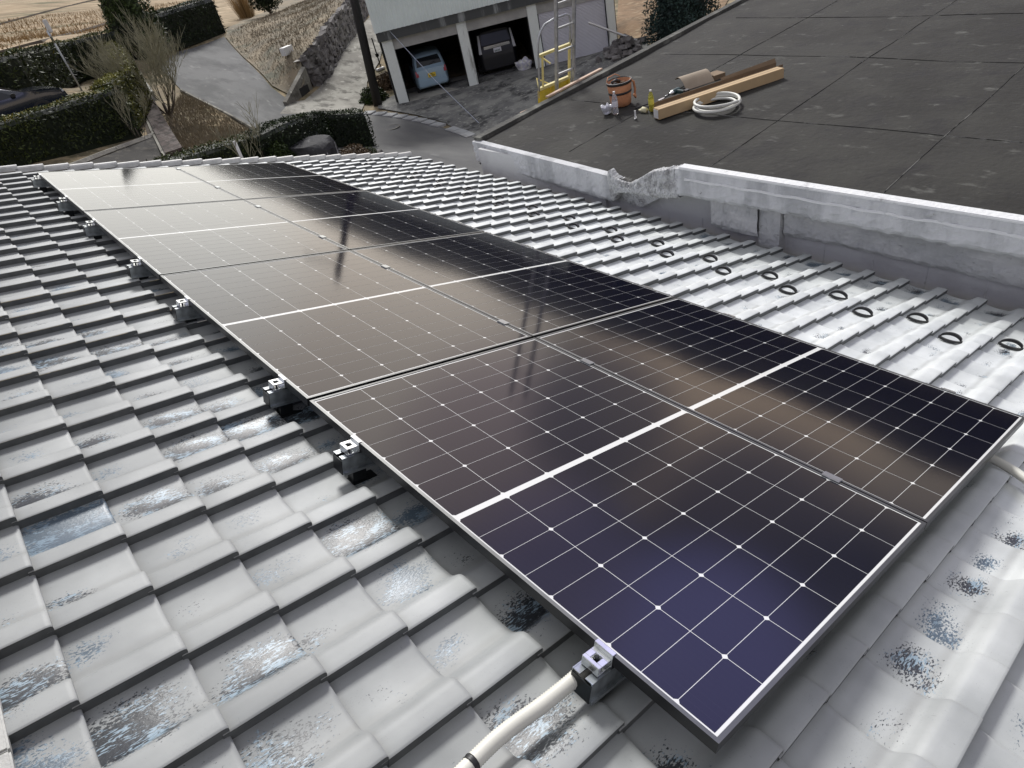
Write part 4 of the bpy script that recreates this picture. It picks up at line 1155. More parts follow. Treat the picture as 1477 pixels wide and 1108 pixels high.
M_DARKIN = mat('garage inner wall', (0.035, 0.035, 0.033), 0.9, var=0.3, scale=1)
C1 = Vector((14.412, 25.301, -5.2)); GD = Vector((0.8245, -0.5659, 0)).normalized(); GN = Vector((GD.y, -GD.x, 0))   # GN points to the camera side? fixed below
if (Vector((0, 0, 0)) - C1).dot(GN) < 0: GN = -GN
GM = Matrix([[GD[i], -GN[i], (0, 0, 1)[i], C1[i]] for i in range(3)] + [[0, 0, 0, 1]])      # local x along the front, y into the building
def garage():
    g = empty('garage', GM, 'pale green corrugated garage with three bays, two open and one shuttered', 'garage')
    zc = 2.44
    def corr(m, x0, x1, z0, z1, y, pitch=0.19, dep=0.045, M=None):
        n = int((x1 - x0) / pitch * 4)
        vs = []
        for i in range(n + 1):
            x = x0 + (x1 - x0) * i / n; q = i % 4
            yy = y - (dep if q in (1, 2) else 0)
            vs += [(x, yy, z0), (x, yy, z1)]
        m.add(vs, [(2 * i, 2 * i + 2, 2 * i + 3, 2 * i + 1) for i in range(n)], M)
    cols = ((0.0, 0.42), (3.05, 3.45), (5.93, 6.32), (9.12, 9.45))
    for a, b in cols:
        m = MB(); m.box((a, 0.02, 0), (b, 0.35, zc - 0.003)); corr(m, a, b, 0.02, zc, 0.016, 0.055, 0.010); m.build('column', M_CORR2, g)
    m = MB()
    corr(m, -0.15, 9.6, 2.78, 5.6, -0.10)
    m.add([(-0.15, -0.10, 2.78), (-0.15, 7.0, 2.78), (-0.15, 7.0, 5.6), (-0.15, -0.10, 5.6)], [(3, 2, 1, 0)])
    m.add([(9.6, -0.10, 2.78), (9.6, 7.0, 2.78), (9.6, 7.0, 5.6), (9.6, -0.10, 5.6)], [(0, 1, 2, 3)])
    m.add([(-0.15, 7.0, 0), (9.6, 7.0, 0), (9.6, 7.0, 5.6), (-0.15, 7.0, 5.6)], [(0, 1, 2, 3)])
    m.build('upper_wall', M_CORR, g)
    m = MB(); m.box((-0.12, -0.08, zc), (9.57, 0.30, 2.777)); m.build('fascia', M_FASC, g)
    m = MB(); m.box((-0.2, -0.2, 5.6), (9.65, 7.1, 5.72)); m.build('roof', M_SHBOX, g)
    bays = ((0.42, 3.05), (3.45, 5.93), (6.32, 9.12))
    for i, (a, b) in enumerate(bays):
        m = MB(); m.box((a + 0.003, 0.08, 2.07), (b - 0.003, 0.5, zc - 0.004)); m.box((a + 0.003, 0.05, 2.05), (b - 0.003, 0.10, 2.09)); m.build('shutter_case', M_SHBOX, g)
        for x in (a + 0.02, b - 0.02):
            m = MB(); m.box((x - 0.018, 0.06, 0), (x + 0.018, 0.12, 2.05)); m.build('guide_rail', M_DARKSTEEL, g)
    a, b = bays[2]
    m = MB(); n = 40; vs = []
    for i in range(n):
        z0 = 0.02 + 2.04 * i / n; z1 = 0.02 + 2.04 * (i + 1) / n; zm = (z0 + z1) / 2
        vs += [(a + 0.03, 0.115, z0), (b - 0.03, 0.115, z0), (a + 0.03, 0.088, zm), (b - 0.03, 0.088, zm)]
    vs += [(a + 0.03, 0.115, 2.06), (b - 0.03, 0.115, 2.06)]
    fs = []
    for i in range(2 * n): fs.append((2 * i, 2 * i + 1, 2 * i + 3, 2 * i + 2))
    m.add(vs, fs); sh_ = m.build('roller_shutter', M_SHUT, g)
    m = MB(); m.tube([(7.55, 0.09, 0.78), (7.55, 0.075, 0.78)], 0.06, 10); m.build('lock', M_DARKSTEEL, sh_)
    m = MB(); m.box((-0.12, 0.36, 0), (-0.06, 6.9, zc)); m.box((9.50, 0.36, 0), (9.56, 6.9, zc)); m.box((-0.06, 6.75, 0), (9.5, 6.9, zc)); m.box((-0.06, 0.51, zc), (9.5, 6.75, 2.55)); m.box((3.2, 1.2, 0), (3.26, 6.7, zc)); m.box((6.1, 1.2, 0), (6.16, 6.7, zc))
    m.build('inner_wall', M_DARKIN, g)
    m = MB(); m.box((-0.12, 0.02, -0.4), (9.56, 6.9, 0.035)); m.box((-0.12, -0.22, -0.4), (9.56, 0.02, 0.0)); m.build('floor', M_GFLOOR, g)
    # stacked things in the gloom
    m = MB()
    for i in range(9):
        x = random.uniform(0.5, 1.0) if i % 2 else random.uniform(3.5, 3.8); y = random.uniform(3.5, 6.2); s = random.uniform(0.25, 0.5)
        m.box((x - s / 2, y - s / 2, 0.036), (x + s / 2, y + s / 2, 0.036 + s * random.uniform(0.8, 2)))
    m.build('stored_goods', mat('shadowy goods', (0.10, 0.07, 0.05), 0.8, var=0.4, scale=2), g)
garage()

# ---------------------------------------------------------------- cars
M_TYRE = mat('tyre rubber', (0.02, 0.02, 0.02), 0.8, var=0.2, scale=20)
M_GLASS = glassy('dark car glass', (0.012, 0.015, 0.018), 0.06)
M_REDL = mat('red lamp lens', (0.30, 0.02, 0.02), 0.2, var=0.1, scale=20)
M_CLEARL = glassy('clear lamp lens', (0.55, 0.57, 0.58), 0.08)
M_CHROME = mat('chrome', (0.75, 0.76, 0.78), 0.12, 1.0, var=0.03, scale=4)
def paint(name, c, metal=0.0, rough=0.3, coat=0.35):
    m, nt, b, L = newmat(name)
    b.inputs['Base Color'].default_value = rgb(c); b.inputs['Roughness'].default_value = rough; b.inputs['Metallic'].default_value = metal
    b.inputs['Coat Weight'].default_value = coat; b.inputs['Coat Roughness'].default_value = 0.05
    return m
def car(name, M, label, L_, W, H, prof, belt, paintm, kind='hatch', plate=None, group=None):
    """prof: (x, top z, roof half-width factor); x=0 at the rear bumper, forward +x. local y across."""
    t = empty(name, M, label, 'car', group)
    hw = W / 2
    xs = [p[0] for p in prof]
    def top(x): return float(np.interp(x, xs, [p[1] for p in prof]))
    def plan(x):
        e = min(x, L_ - x); return hw * (1 - 0.16 * math.exp(-max(0, e) / 0.16) - 0.04 * math.exp(-max(0, e) / 0.5))
    X = sorted(set([round(v, 3) for v in list(np.linspace(0, L_, 34)) + xs]))
    rows = []
    for x in X:
        w = plan(x); tp = top(x); b = min(belt(x), tp - 0.015)
        glassh = max(0.0, tp - b)
        k = min(1.0, glassh / 0.35)
        wt_ = w * (0.97 - 0.19 * k)
        lift = 0.17 + 0.10 * math.exp(-min(x, L_ - x) / 0.12)
        half = [(w * 0.90, lift), (w * 0.985, lift + 0.10), (w, 0.45), (w * 0.99, b * 0.85), (w * 0.955, b), (wt_ + (w * 0.955 - wt_) * 0.12, b + (tp - b) * 0.84), (wt_ * 0.93, tp - 0.025 * k - 0.004), (wt_ * 0.72, tp + 0.0), (0.0, tp + 0.012)]
        ring = [(-y, z) for y, z in half] + [(y, z) for y, z in half[-2::-1]]
        rows.append([(x, y, z) for y, z in ring])
    n = len(rows[0]); vs = [v for r in rows for v in r]; fs = []
    for i in range(len(rows) - 1):
        for q in range(n - 1): fs.append((i * n + q, (i + 1) * n + q, (i + 1) * n + q + 1, i * n + q + 1))
        fs.append((i * n + n - 1, (i + 1) * n + n - 1, (i + 1) * n, i * n))
    fs.append(tuple(range(n))); fs.append(tuple((len(rows) - 1) * n + q for q in range(n - 1, -1, -1)))
    m = MB(); m.add(vs, fs); o = m.build('body', paintm, t); auto_smooth(o, 42)
    # wheels
    R = 0.29 if H > 1.6 or kind != 'sedan' else 0.32
    for x in (L_ * 0.19, L_ * 0.80):
        for s in (-1, 1):
            Mw = Matrix.Translation((x, s * (hw - 0.10), R)) @ Matrix.Rotation(PI / 2, 4, 'X')
            m = MB(); m.lathe([(R * 0.62, -0.09), (R * 0.95, -0.10), (R, -0.07), (R, 0.07), (R * 0.95, 0.10), (R * 0.62, 0.09)], 22, M=Mw); w_ = m.build('wheel', M_TYRE, t, smooth=True)
            m = MB(); m.lathe([(0.001, -0.085 * s), (R * 0.2, -0.085 * s), (R * 0.58, -0.07 * s), (R * 0.64, -0.088 * s)], 22, M=Mw); m.build('rim', M_ALU, w_)
    # side windows: offset panels between belt and roof
    def side_pt(x, s, f):
        w = plan(x); tp = top(x); b = min(belt(x), tp - 0.015); k = min(1.0, (tp - b) / 0.35); wt_ = w * (0.97 - 0.19 * k)
        y0, z0 = w * 0.955, b; y1, z1 = wt_ + (w * 0.955 - wt_) * 0.12, b + (tp - b) * 0.84
        return (x, s * (y0 + (y1 - y0) * f + 0.006), z0 + (z1 - z0) * f)
    return t, top, plan, side_pt, hw

def quad_patch(t, name, pts, matl, off=0.006, nrm=None):
    m = MB(); P = [Vector(p) for p in pts]
    n = (P[1] - P[0]).cross(P[2] - P[0]).normalized() if nrm is None else Vector(nrm)
    Q = [p + n * off for p in P] + [p - n * 0.01 for p in P]; k = len(P)
    m.add(Q, [tuple(range(k)), tuple(range(2 * k - 1, k - 1, -1))] + [(i, k + i, k + (i + 1) % k, (i + 1) % k) for i in range(k)])
    return m.build(name, matl, t)

def garage_cars():
    # small pale blue hatchback, rear towards the apron
    Mh = GM @ Matrix.Translation((1.62, 0.62, 0.036)) @ Matrix.Rotation(PI / 2 + 0.10, 4, 'Z')
    Lh, Wh, Hh = 3.39, 1.475, 1.50
    prof = [(0, 0.62), (0.03, 0.92), (0.12, 1.0), (0.34, 1.40), (0.55, 1.48), (1.4, 1.50), (2.1, 1.44), (2.35, 1.28), (2.75, 0.98), (3.2, 0.86), (3.33, 0.72), (3.39, 0.55)]
    t, top, plan, sp, hw = car('parked_car', Mh, 'small pale blue hatchback with a yellow number plate in the left garage bay', Lh, Wh, Hh, prof, lambda x: 0.93, paint('pale blue paint', (0.30, 0.42, 0.50)))
    # tailgate glass lies on the slope between (0.12,1.0) and (0.34,1.40)
    def rear(y, f): return (0.135 + 0.19 * f - 0.004, y, 1.02 + 0.36 * f)
    gl = quad_patch(t, 'rear_window', [rear(0.54, 0.05), rear(-0.54, 0.05), rear(-0.46, 0.92), rear(0.46, 0.92)], M_GLASS, 0.01, (-0.88, 0, 0.45))
    m = MB(); m.tube([(0.115, 0.02, 1.04), (0.15, -0.18, 1.12), (0.16, -0.30, 1.13)], 0.012, 6); m.build('wiper', M_BLACK, gl)
    for s in (-1, 1):
        quad_patch(t, 'tail_lamp', [(-0.004, s * 0.66, 0.70), (-0.004, s * 0.54, 0.70), (0.06, s * 0.55, 0.92), (0.08, s * 0.66, 0.92)], M_REDL, 0.012, (-1, 0, 0.1))
        quad_patch(t, 'side_window', [sp(0.5, s, 0.1), sp(1.45, s, 0.08), sp(1.45, s, 0.92), sp(0.6, s, 0.92)], M_GLASS, 0.004, (0, s, 0.15))
        quad_patch(t, 'side_window', [sp(1.53, s, 0.08), sp(2.45, s, 0.08), sp(2.15, s, 0.9), sp(1.53, s, 0.92)], M_GLASS, 0.004, (0, s, 0.15))
    m = MB(); m.box((-0.045, -0.165, 0.60), (-0.022, 0.165, 0.765), bev=0.004); pl = m.build('number_plate', mat('yellow plate', (0.75, 0.55, 0.04), 0.5, var=0.02), t)
    m = MB(); y = 0.115
    for w in (0.035, 0.022, 0.02, 0.035, 0.03): m.box((-0.048, y - w, 0.625), (-0.0455, y, 0.70)); y -= w + 0.02
    m.box((-0.048, -0.04, 0.72), (-0.0455, 0.06, 0.745)); m.build('plate_marks', M_BLACK, pl)
    m = MB(); m.box((-0.03, -0.62, 0.30), (0.03, 0.62, 0.52), bev=0.02); m.build('bumper', paint('pale blue bumper', (0.28, 0.39, 0.47)), t)
    # black people carrier
    Mv = GM @ Matrix.Translation((4.55, 0.85, 0.036)) @ Matrix.Rotation(PI / 2 + 0.06, 4, 'Z')
    Lv, Wv, Hv = 4.6, 1.70, 1.80
    prof = [(0, 0.70), (0.03, 1.10), (0.10, 1.18), (0.24, 1.68), (0.5, 1.78), (2.2, 1.80), (3.1, 1.68), (3.6, 1.35), (3.95, 1.08), (4.4, 0.92), (4.55, 0.75), (4.6, 0.5)]
    t, top, plan, sp, hw = car('parked_car', Mv, 'black people carrier with tall tail lamps in the middle garage bay', Lv, Wv, Hv, prof, lambda x: 1.08, paint('black car paint', (0.006, 0.0065, 0.009), rough=0.5, coat=0.15))
    def rear2(y, f): return (0.112 + 0.125 * f - 0.004, y, 1.20 + 0.44 * f)
    quad_patch(t, 'rear_window', [rear2(0.62, 0.0), rear2(-0.62, 0.0), rear2(-0.54, 0.95), rear2(0.54, 0.95)], M_GLASS, 0.01, (-0.96, 0, 0.26))
    for s in (-1, 1):
        quad_patch(t, 'tail_lamp', [(0.02, s * 0.80, 0.92), (0.015, s * 0.68, 0.92), (0.12, s * 0.655, 1.62), (0.15, s * 0.72, 1.62)], M_CLEARL, 0.02, (-1, 0, 0.2))
        quad_patch(t, 'side_window', [sp(0.5, s, 0.1), sp(2.0, s, 0.08), sp(2.0, s, 0.92), sp(0.6, s, 0.92)], M_GLASS, 0.004, (0, s, 0.15))
        quad_patch(t, 'side_window', [sp(2.08, s, 0.08), sp(3.3, s, 0.08), sp(3.05, s, 0.9), sp(2.08, s, 0.92)], M_GLASS, 0.004, (0, s, 0.15))
    m = MB(); m.box((-0.015, -0.56, 1.06), (0.08, 0.56, 1.17), bev=0.01); m.build('trim_bar', M_CHROME, t)
    m = MB(); m.box((-0.02, -0.165, 0.88), (0.02, 0.165, 1.045), bev=0.004); pl = m.build('number_plate', mat('white plate', (0.72, 0.73, 0.75), 0.5, var=0.02), t)
    m = MB(); y = 0.12
    for w in (0.03, 0.03, 0.02, 0.03, 0.03): m.box((-0.024, y - w, 0.905), (-0.0205, y, 0.975)); y -= w + 0.022
    m.build('plate_marks', mat('plate green', (0.05, 0.12, 0.09), 0.5), pl)
    # bundle of bags
    m = MB(); bm = bmesh.new(); bmesh.ops.create_icosphere(bm, subdivisions=3, radius=0.3)
    for v in bm.verts:
        k = 1 + 0.18 * math.sin(v.co.x * 14) * math.sin(v.co.y * 12 + 1) + 0.12 * math.sin(v.co.z * 20); v.co = Vector((v.co.x * 1.1 * k, v.co.y * 0.8 * k, max(0.0, (v.co.z + 0.22) * 0.95 * k)))
    bm.verts.ensure_lookup_table(); m.add([v.co.copy() for v in bm.verts], [[v.index for v in f.verts] for f in bm.faces]); bm.free()
    o = m.build('rubbish_bag', mat('white and lilac printed bag', (0.55, 0.54, 0.62), 0.5, c2=(0.72, 0.72, 0.68), scale=9, lo=0.45, hi=0.55)); o.matrix_world = GM @ Matrix.Translation((5.52, 0.50, 0.036))
    tag(o, 'white and lilac bag slumped against the column of the middle bay', 'bag')
garage_cars()

# ================================================================ vegetation
L_HEDGE = leafmat('hedge leaves', (0.008, 0.014, 0.005), (0.075, 0.098, 0.022), (0.22, 0.20, 0.045))
L_YELLOW = leafmat('yellow green hedge leaves', (0.03, 0.036, 0.008), (0.20, 0.20, 0.035), (0.32, 0.29, 0.07))
L_DEEP = leafmat('deep green leaves', (0.005, 0.010, 0.004), (0.032, 0.052, 0.016), (0.085, 0.11, 0.035))
L_BRIGHT = leafmat('bright green leaves', (0.010, 0.020, 0.004), (0.065, 0.10, 0.018), (0.16, 0.19, 0.035))
L_BLUE = leafmat('blue green needles', (0.008, 0.018, 0.016), (0.045, 0.085, 0.072), (0.12, 0.18, 0.15))
L_DRY = leafmat('dry stalks', (0.14, 0.09, 0.04), (0.42, 0.29, 0.14), (0.60, 0.47, 0.28))
L_BROWN = leafmat('brown winter leaves', (0.05, 0.03, 0.015), (0.20, 0.14, 0.08), (0.32, 0.24, 0.15))
M_BARK = layered('bark', (0.075, 0.06, 0.045), [((0.14, 0.12, 0.095), 6, 0.48, 0.66, (3, 3, 0.6), 8)], 0.95, 0.6, 30)
M_TWIG = mat('pale grey twigs', (0.27, 0.26, 0.18), 0.9, var=0.3, scale=4)
M_ROCK = layered('dark garden rock', (0.035, 0.035, 0.038), [((0.065, 0.065, 0.068), 2.5, 0.48, 0.66, None, 8), ((0.36, 0.36, 0.36), 5, 0.64, 0.70, (1, 1, 0.3), 6)], 0.85, 0.9, 10)
M_STONE = layered('grey wall stone', (0.15, 0.14, 0.135), [((0.26, 0.25, 0.24), 2.2, 0.46, 0.66, None, 8), ((0.06, 0.055, 0.05), 3.2, 0.52, 0.66, None, 8), ((0.48, 0.46, 0.42), 1.7, 0.64, 0.72, None, 6)], 0.9, 0.8, 14)

def leafcloud(name, P, N_, size, matl, parent=None, shade=None, core=None, elong=1.5, flat_=0.55):
    """many small leaf faces at points P, roughly facing N_, plus an optional dark core (verts, faces)"""
    n = len(P)
    rs = RNG
    nn = N_ * flat_ + rs.normal(0, 0.6, (n, 3)); nn /= np.linalg.norm(nn, axis=1)[:, None] + 1e-9
    r = rs.normal(0, 1, (n, 3)); a = np.cross(nn, r); a /= np.linalg.norm(a, axis=1)[:, None] + 1e-9
    b = np.cross(nn, a)
    s = size * rs.uniform(0.6, 1.4, n)[:, None]
    V = np.empty((n, 4, 3)); V[:, 0] = P - a * s * elong; V[:, 1] = P - b * s * 0.55; V[:, 2] = P + a * s * elong; V[:, 3] = P + b * s * 0.55
    V = V.reshape(-1, 3); F_ = np.arange(4 * n).reshape(n, 4).tolist()
    sh_ = list(np.clip(rs.beta(1.6, 2.2, n) if shade is None else shade, 0, 1))
    if core:
        cv, cf = core; off = len(V); V = np.vstack([V, np.array(cv, float)]); F_ = F_ + [[off + i for i in f] for f in cf]; sh_ += [0.0] * len(cf)
    o = mesh(name, V, F_, matl, parent)
    at = o.data.attributes.new('shade', 'FLOAT', 'FACE'); at.data.foreach_set('value', np.array(sh_, dtype=np.float32))
    return o

def clump(P, sc=1.6, seed=0):
    """smooth pseudo noise in 0..1 for light and dark clumps"""
    x, y, z = P[:, 0] * sc + seed, P[:, 1] * sc, P[:, 2] * sc
    v = np.sin(x * 1.9 + 1.3 * np.sin(y * 1.4)) + np.sin(y * 2.3 + 1.1 * np.sin(z * 2.1 + x)) + np.sin(z * 3.1 + 0.8 * np.sin(x * 2.7))
    return 0.5 + v / 6

def hedge(label, line, w, h, matl, dens=170, size=0.035, group=None, wob=0.06, tops=0.15, name='hedge', base=None):
    """line: list of (x, y, z) centre points of the base"""
    L_ = np.array([tuple(p) for p in line], float)
    seg = np.linalg.norm(np.diff(L_[:, :2], axis=0), axis=1); cum = np.r_[0, np.cumsum(seg)]; T = cum[-1]
    hs = h if isinstance(h, (list, tuple)) else [h] * len(L_)
    def at(s):
        p = np.stack([np.interp(s, cum, L_[:, k]) for k in range(3)], -1)
        d = np.stack([np.interp(s + 0.3, cum, L_[:, k]) - np.interp(s - 0.3, cum, L_[:, k]) for k in range(2)], -1); d /= np.linalg.norm(d, axis=1)[:, None] + 1e-9
        return p, np.stack([-d[:, 1], d[:, 0]], -1), np.interp(s, cum, hs), d
    area = T * (2 * np.mean(hs) + w) + 2 * w * np.mean(hs)
    n = int(area * dens)
    u = RNG.uniform(0, 1, n)
    per = 2 * np.mean(hs) + w; pe = 2 * w * np.mean(hs) / area
    end = RNG.uniform(0, 1, n) < pe
    s = RNG.uniform(0, T, n)
    t = RNG.uniform(0, per, n)
    hm = np.mean(hs)
    p, side, hh, d = at(s)
    left = t < hm; top = (t >= hm) & (t < hm + w); right = t >= hm + w
    off = np.where(left, -w / 2, np.where(right, w / 2, t - hm - w / 2))
    zz = np.where(left, t / hm, np.where(right, (per - t) / hm, 1.0)) * hh
    N_ = np.zeros((n, 3)); sg = np.where(left, -1.0, np.where(right, 1.0, 0.0))
    N_[:, 0] = side[:, 0] * sg; N_[:, 1] = side[:, 1] * sg; N_[:, 2] = np.where(top, 1.0, 0.1)
    # ends
    e0 = RNG.uniform(0, 1, n) < 0.5
    se = np.where(e0, 0.0, T)
    pE, sE, hE, dE = at(se)
    oE = RNG.uniform(-w / 2, w / 2, n); zE = RNG.uniform(0, 1, n) * hE
    P = np.empty((n, 3)); P[:, 0] = p[:, 0] + side[:, 0] * off; P[:, 1] = p[:, 1] + side[:, 1] * off; P[:, 2] = p[:, 2] + zz
    PE = np.stack([pE[:, 0] + sE[:, 0] * oE, pE[:, 1] + sE[:, 1] * oE, pE[:, 2] + zE], -1)
    P[end] = PE[end]; sgn = np.where(e0, -1.0, 1.0); NE = np.stack([dE[:, 0] * sgn, dE[:, 1] * sgn, np.full(n, 0.1)], -1); N_[end] = NE[end]
    # round the shoulders, wobble the faces
    zrel = (P[:, 2] - p[:, 2]) / np.maximum(hh, 1e-3)
    P += N_ * ((clump(P, 1.4, 3) - 0.5) * wob * 2 + RNG.normal(0, 0.025, n))[:, None]
    edge = np.clip((zrel - 0.85) / 0.15, 0, 1) ** 2
    P[:, 0] -= side[:, 0] * off * 0.18 * edge; P[:, 1] -= side[:, 1] * off * 0.18 * edge
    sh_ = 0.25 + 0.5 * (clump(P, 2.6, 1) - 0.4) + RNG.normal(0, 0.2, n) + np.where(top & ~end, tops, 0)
    # core
    ns = max(2, int(T / 0.6)); ss = np.linspace(0.08, T - 0.08, ns); q, sd, hq, _ = at(ss); cv = []; cf = []
    for i in range(ns):
        for (o_, z_) in ((-0.43, 0), (-0.43, 0.86), (-0.34, 0.95), (0.34, 0.95), (0.43, 0.86), (0.43, 0)):
            cv.append((q[i, 0] + sd[i, 0] * o_ * w, q[i, 1] + sd[i, 1] * o_ * w, q[i, 2] - 0.1 + (z_ * hq[i] + 0.1 if z_ else 0)))
    for i in range(ns - 1):
        for k in range(5): cf.append((6 * i + k, 6 * i + 6 + k, 6 * i + 7 + k, 6 * i + k + 1))
    cf.append(tuple(range(6))); cf.append(tuple(range(6 * ns - 1, 6 * ns - 7, -1)))
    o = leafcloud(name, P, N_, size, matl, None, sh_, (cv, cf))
    return tag(o, label, 'hedge', group)

def Gt(x, y, up):
    """base point of something whose top (up metres high) is seen at the pixel"""
    p = G(x, y, up); return Vector((p.x, p.y, gz1(p.x, p.y)))
def off2(p, dx, dy): return Vector((p.x + dx, p.y + dy, gz1(p.x + dx, p.y + dy)))

HG = 'clipped hedges round the neighbouring plots'
a = G(-70, 278); b = G(0, 254); c = G(110, 226); d = G(212, 199)
ln = [off2(p, -0.25, 0.42) for p in (a, b, c, d)]
hh_ = [0.85, hgt(0, 187, b) - b.z, hgt(88, 158, c) - c.z, 1.55]
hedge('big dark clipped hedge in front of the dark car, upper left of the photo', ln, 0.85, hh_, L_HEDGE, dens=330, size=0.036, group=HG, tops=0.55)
hedge('narrow yellow green hedge running away beside the path', [off2(d, -0.35, 0.9), Gt(178, 100, 1.5), Gt(168, 76, 1.5), Gt(152, 60, 1.5)], 0.9, [1.58, 1.5, 1.5, 1.45], L_YELLOW, dens=230, size=0.038, group=HG, tops=0.35)
hedge('long dark hedge behind the dark car and lamp post', [Gt(-60, 98, 1.5), Gt(0, 84, 1.5), Gt(80, 66, 1.5), Gt(160, 47, 1.5)], 1.0, 1.6, L_HEDGE, dens=150, size=0.045, group=HG, tops=0.45)
hedge('short dark hedge crossing in front of the yellow green hedge end', [Gt(112, 67, 1.3), Gt(150, 60, 1.3)], 0.7, 1.3, L_HEDGE, dens=150, size=0.04, group=HG, tops=0.4)
a4, b4, c4 = G(200, 92), G(260, 74), G(322, 49)
hedge('thick dark box hedge at the top of the grey drive', [off2(p, 0.0, 0.65) for p in (a4, b4, c4)], 1.3, [1.7, 1.9, 1.95], L_DEEP, dens=150, size=0.045, group=HG, tops=0.3)
hedge('dark rounded hedge at the road corner, right end cut square', [Gt(352, 196, 1.0), Gt(400, 175, 1.1), Gt(450, 163, 1.15), Gt(520, 161.5, 1.15)], 1.0, [0.95, 1.1, 1.15, 1.2], L_DEEP, dens=420, size=0.03, group=HG, tops=0.35)
hedge('low dark green hedge just beyond the tiled gable, left of the corner hedge', [Gt(196, 246, 0.9), Gt(240, 230, 0.9), Gt(300, 211, 0.9), Gt(352, 198, 0.9)], 0.95, 0.9, L_HEDGE, dens=420, size=0.028, group=HG, tops=0.35)

def crown_points(n, fr, seed=0):
    rs = np.random.default_rng(seed)
    d = rs.normal(0, 1, (n, 3)); d /= np.linalg.norm(d, axis=1)[:, None]
    return fr(d, rs)

def bush(name, label, p, rx, rz, matl, n=2500, size=0.035, cat='shrub', cone=False, trunk=0.0, group=None, seed=1):
    t = empty(name, Vector((p.x, p.y, gz1(p.x, p.y))), label, cat, group)
    rs = np.random.default_rng(seed)
    if cone:
        z = rs.beta(1.1, 1.9, n); ang = rs.uniform(0, 2 * PI, n)
        R_ = rx * (1 - z) ** 0.75 * (0.72 + 0.28 * rs.uniform(0, 1, n)) * (1 + 0.15 * np.sin(ang * 5 + z * 9))
        P = np.stack([R_ * np.cos(ang), R_ * np.sin(ang), z * rz + trunk], -1); N_ = np.stack([np.cos(ang), np.sin(ang), np.full(n, 0.5)], -1)
        cv = []; k = 10
        for i, zz in enumerate((0, 0.3, 0.6, 0.95)):
            for q in range(k): rr = rx * (1 - zz) ** 0.75 * 0.68; cv.append((rr * math.cos(2 * PI * q / k), rr * math.sin(2 * PI * q / k), zz * rz + trunk))
        cf = [(i * k + q, i * k + (q + 1) % k, (i + 1) * k + (q + 1) % k, (i + 1) * k + q) for i in range(3) for q in range(k)] + [tuple(range(k - 1, -1, -1)), tuple(range(3 * k, 4 * k))]
    else:
        d = rs.normal(0, 1, (n, 3)); d /= np.linalg.norm(d, axis=1)[:, None]; d[:, 2] = np.abs(d[:, 2]) * 1.0 - 0.12 * (trunk > 0) if trunk == 0 else d[:, 2]
        rr = rs.uniform(0.78, 1.03, n) + 0.18 * (clump(d, 3.0, seed) - 0.5) * 2
        P = d * rr[:, None] * np.array([rx, rx, rz]); P[:, 2] += trunk + (rz * 0.9 if trunk > 0 else 0.0); N_ = d
        bm = bmesh.new(); bmesh.ops.create_icosphere(bm, subdivisions=2, radius=1.0)
        bm.verts.ensure_lookup_table()
        cv = [(v.co.x * rx * 0.74, v.co.y * rx * 0.74, (max(v.co.z, -0.05) if trunk == 0 else v.co.z) * rz * 0.74 + trunk + (rz * 0.9 if trunk > 0 else 0)) for v in bm.verts]; cf = [[v.index for v in f.verts] for f in bm.faces]; bm.free()
    sh_ = 0.3 + 0.6 * (clump(P, 3.0, seed) - 0.4) + rs.normal(0, 0.18, n)
    leafcloud('crown', P, N_, size, matl, t, sh_, (cv, cf))
    m = MB(); m.tube([(0, 0, -0.3), (0.02, 0, trunk + rz * 0.4), (0, 0.02, trunk + rz * (0.9 if cone else 0.7))], [0.07 + 0.02 * rz, 0.05, 0.02], 7); m.build('trunk', M_BARK, t, smooth=True)
    return t
bush('cypress_tree', 'dark green pointed cypress rising behind the bare tree', G(212, 78), 1.5, 6.4, leafmat('cypress leaves', (0.016, 0.028, 0.008), (0.075, 0.11, 0.03), (0.14, 0.17, 0.05)), 9000, 0.06, 'tree', cone=True, trunk=0.3, seed=4)
bush('round_tree', 'round dark green tree beyond the meadow, top edge of the photo', G(393, 27), 1.15, 1.5, L_DEEP, 3500, 0.06, 'tree', trunk=0.5, seed=6)
bush('conifer', 'blue green conifer behind the corner of the flat roof', G(985, 62), 1.45, 5.0, L_BLUE, 9000, 0.045, 'tree', cone=True, trunk=0.2, seed=9)
bush('round_shrub', 'round bright green shrub just beyond the roof, below the corner hedge', Gt(386, 204, 0.75), 0.62, 0.72, L_BRIGHT, 5200, 0.026, seed=11)
bush('dry_shrub', 'low brown winter shrub between the dark rock and the hedge end', Gt(500, 214, 0.4), 0.62, 0.36, L_BROWN, 3000, 0.024, seed=12)
bush('small_shrub', 'small grey green shrub at the foot of the hedge end by the road', Gt(530, 214, 0.4), 0.30, 0.36, L_HEDGE, 1200, 0.024, seed=13)
bush('small_shrub', 'low weedy green clump at the foot of the black utility pole', G(540, 146), 0.65, 0.55, L_BRIGHT, 1800, 0.04, seed=14)
bush('dry_shrub', 'brown clump of dead weeds between the utility pole and the garage', G(560, 126), 0.55, 0.6, L_BROWN, 1500, 0.04, seed=15)

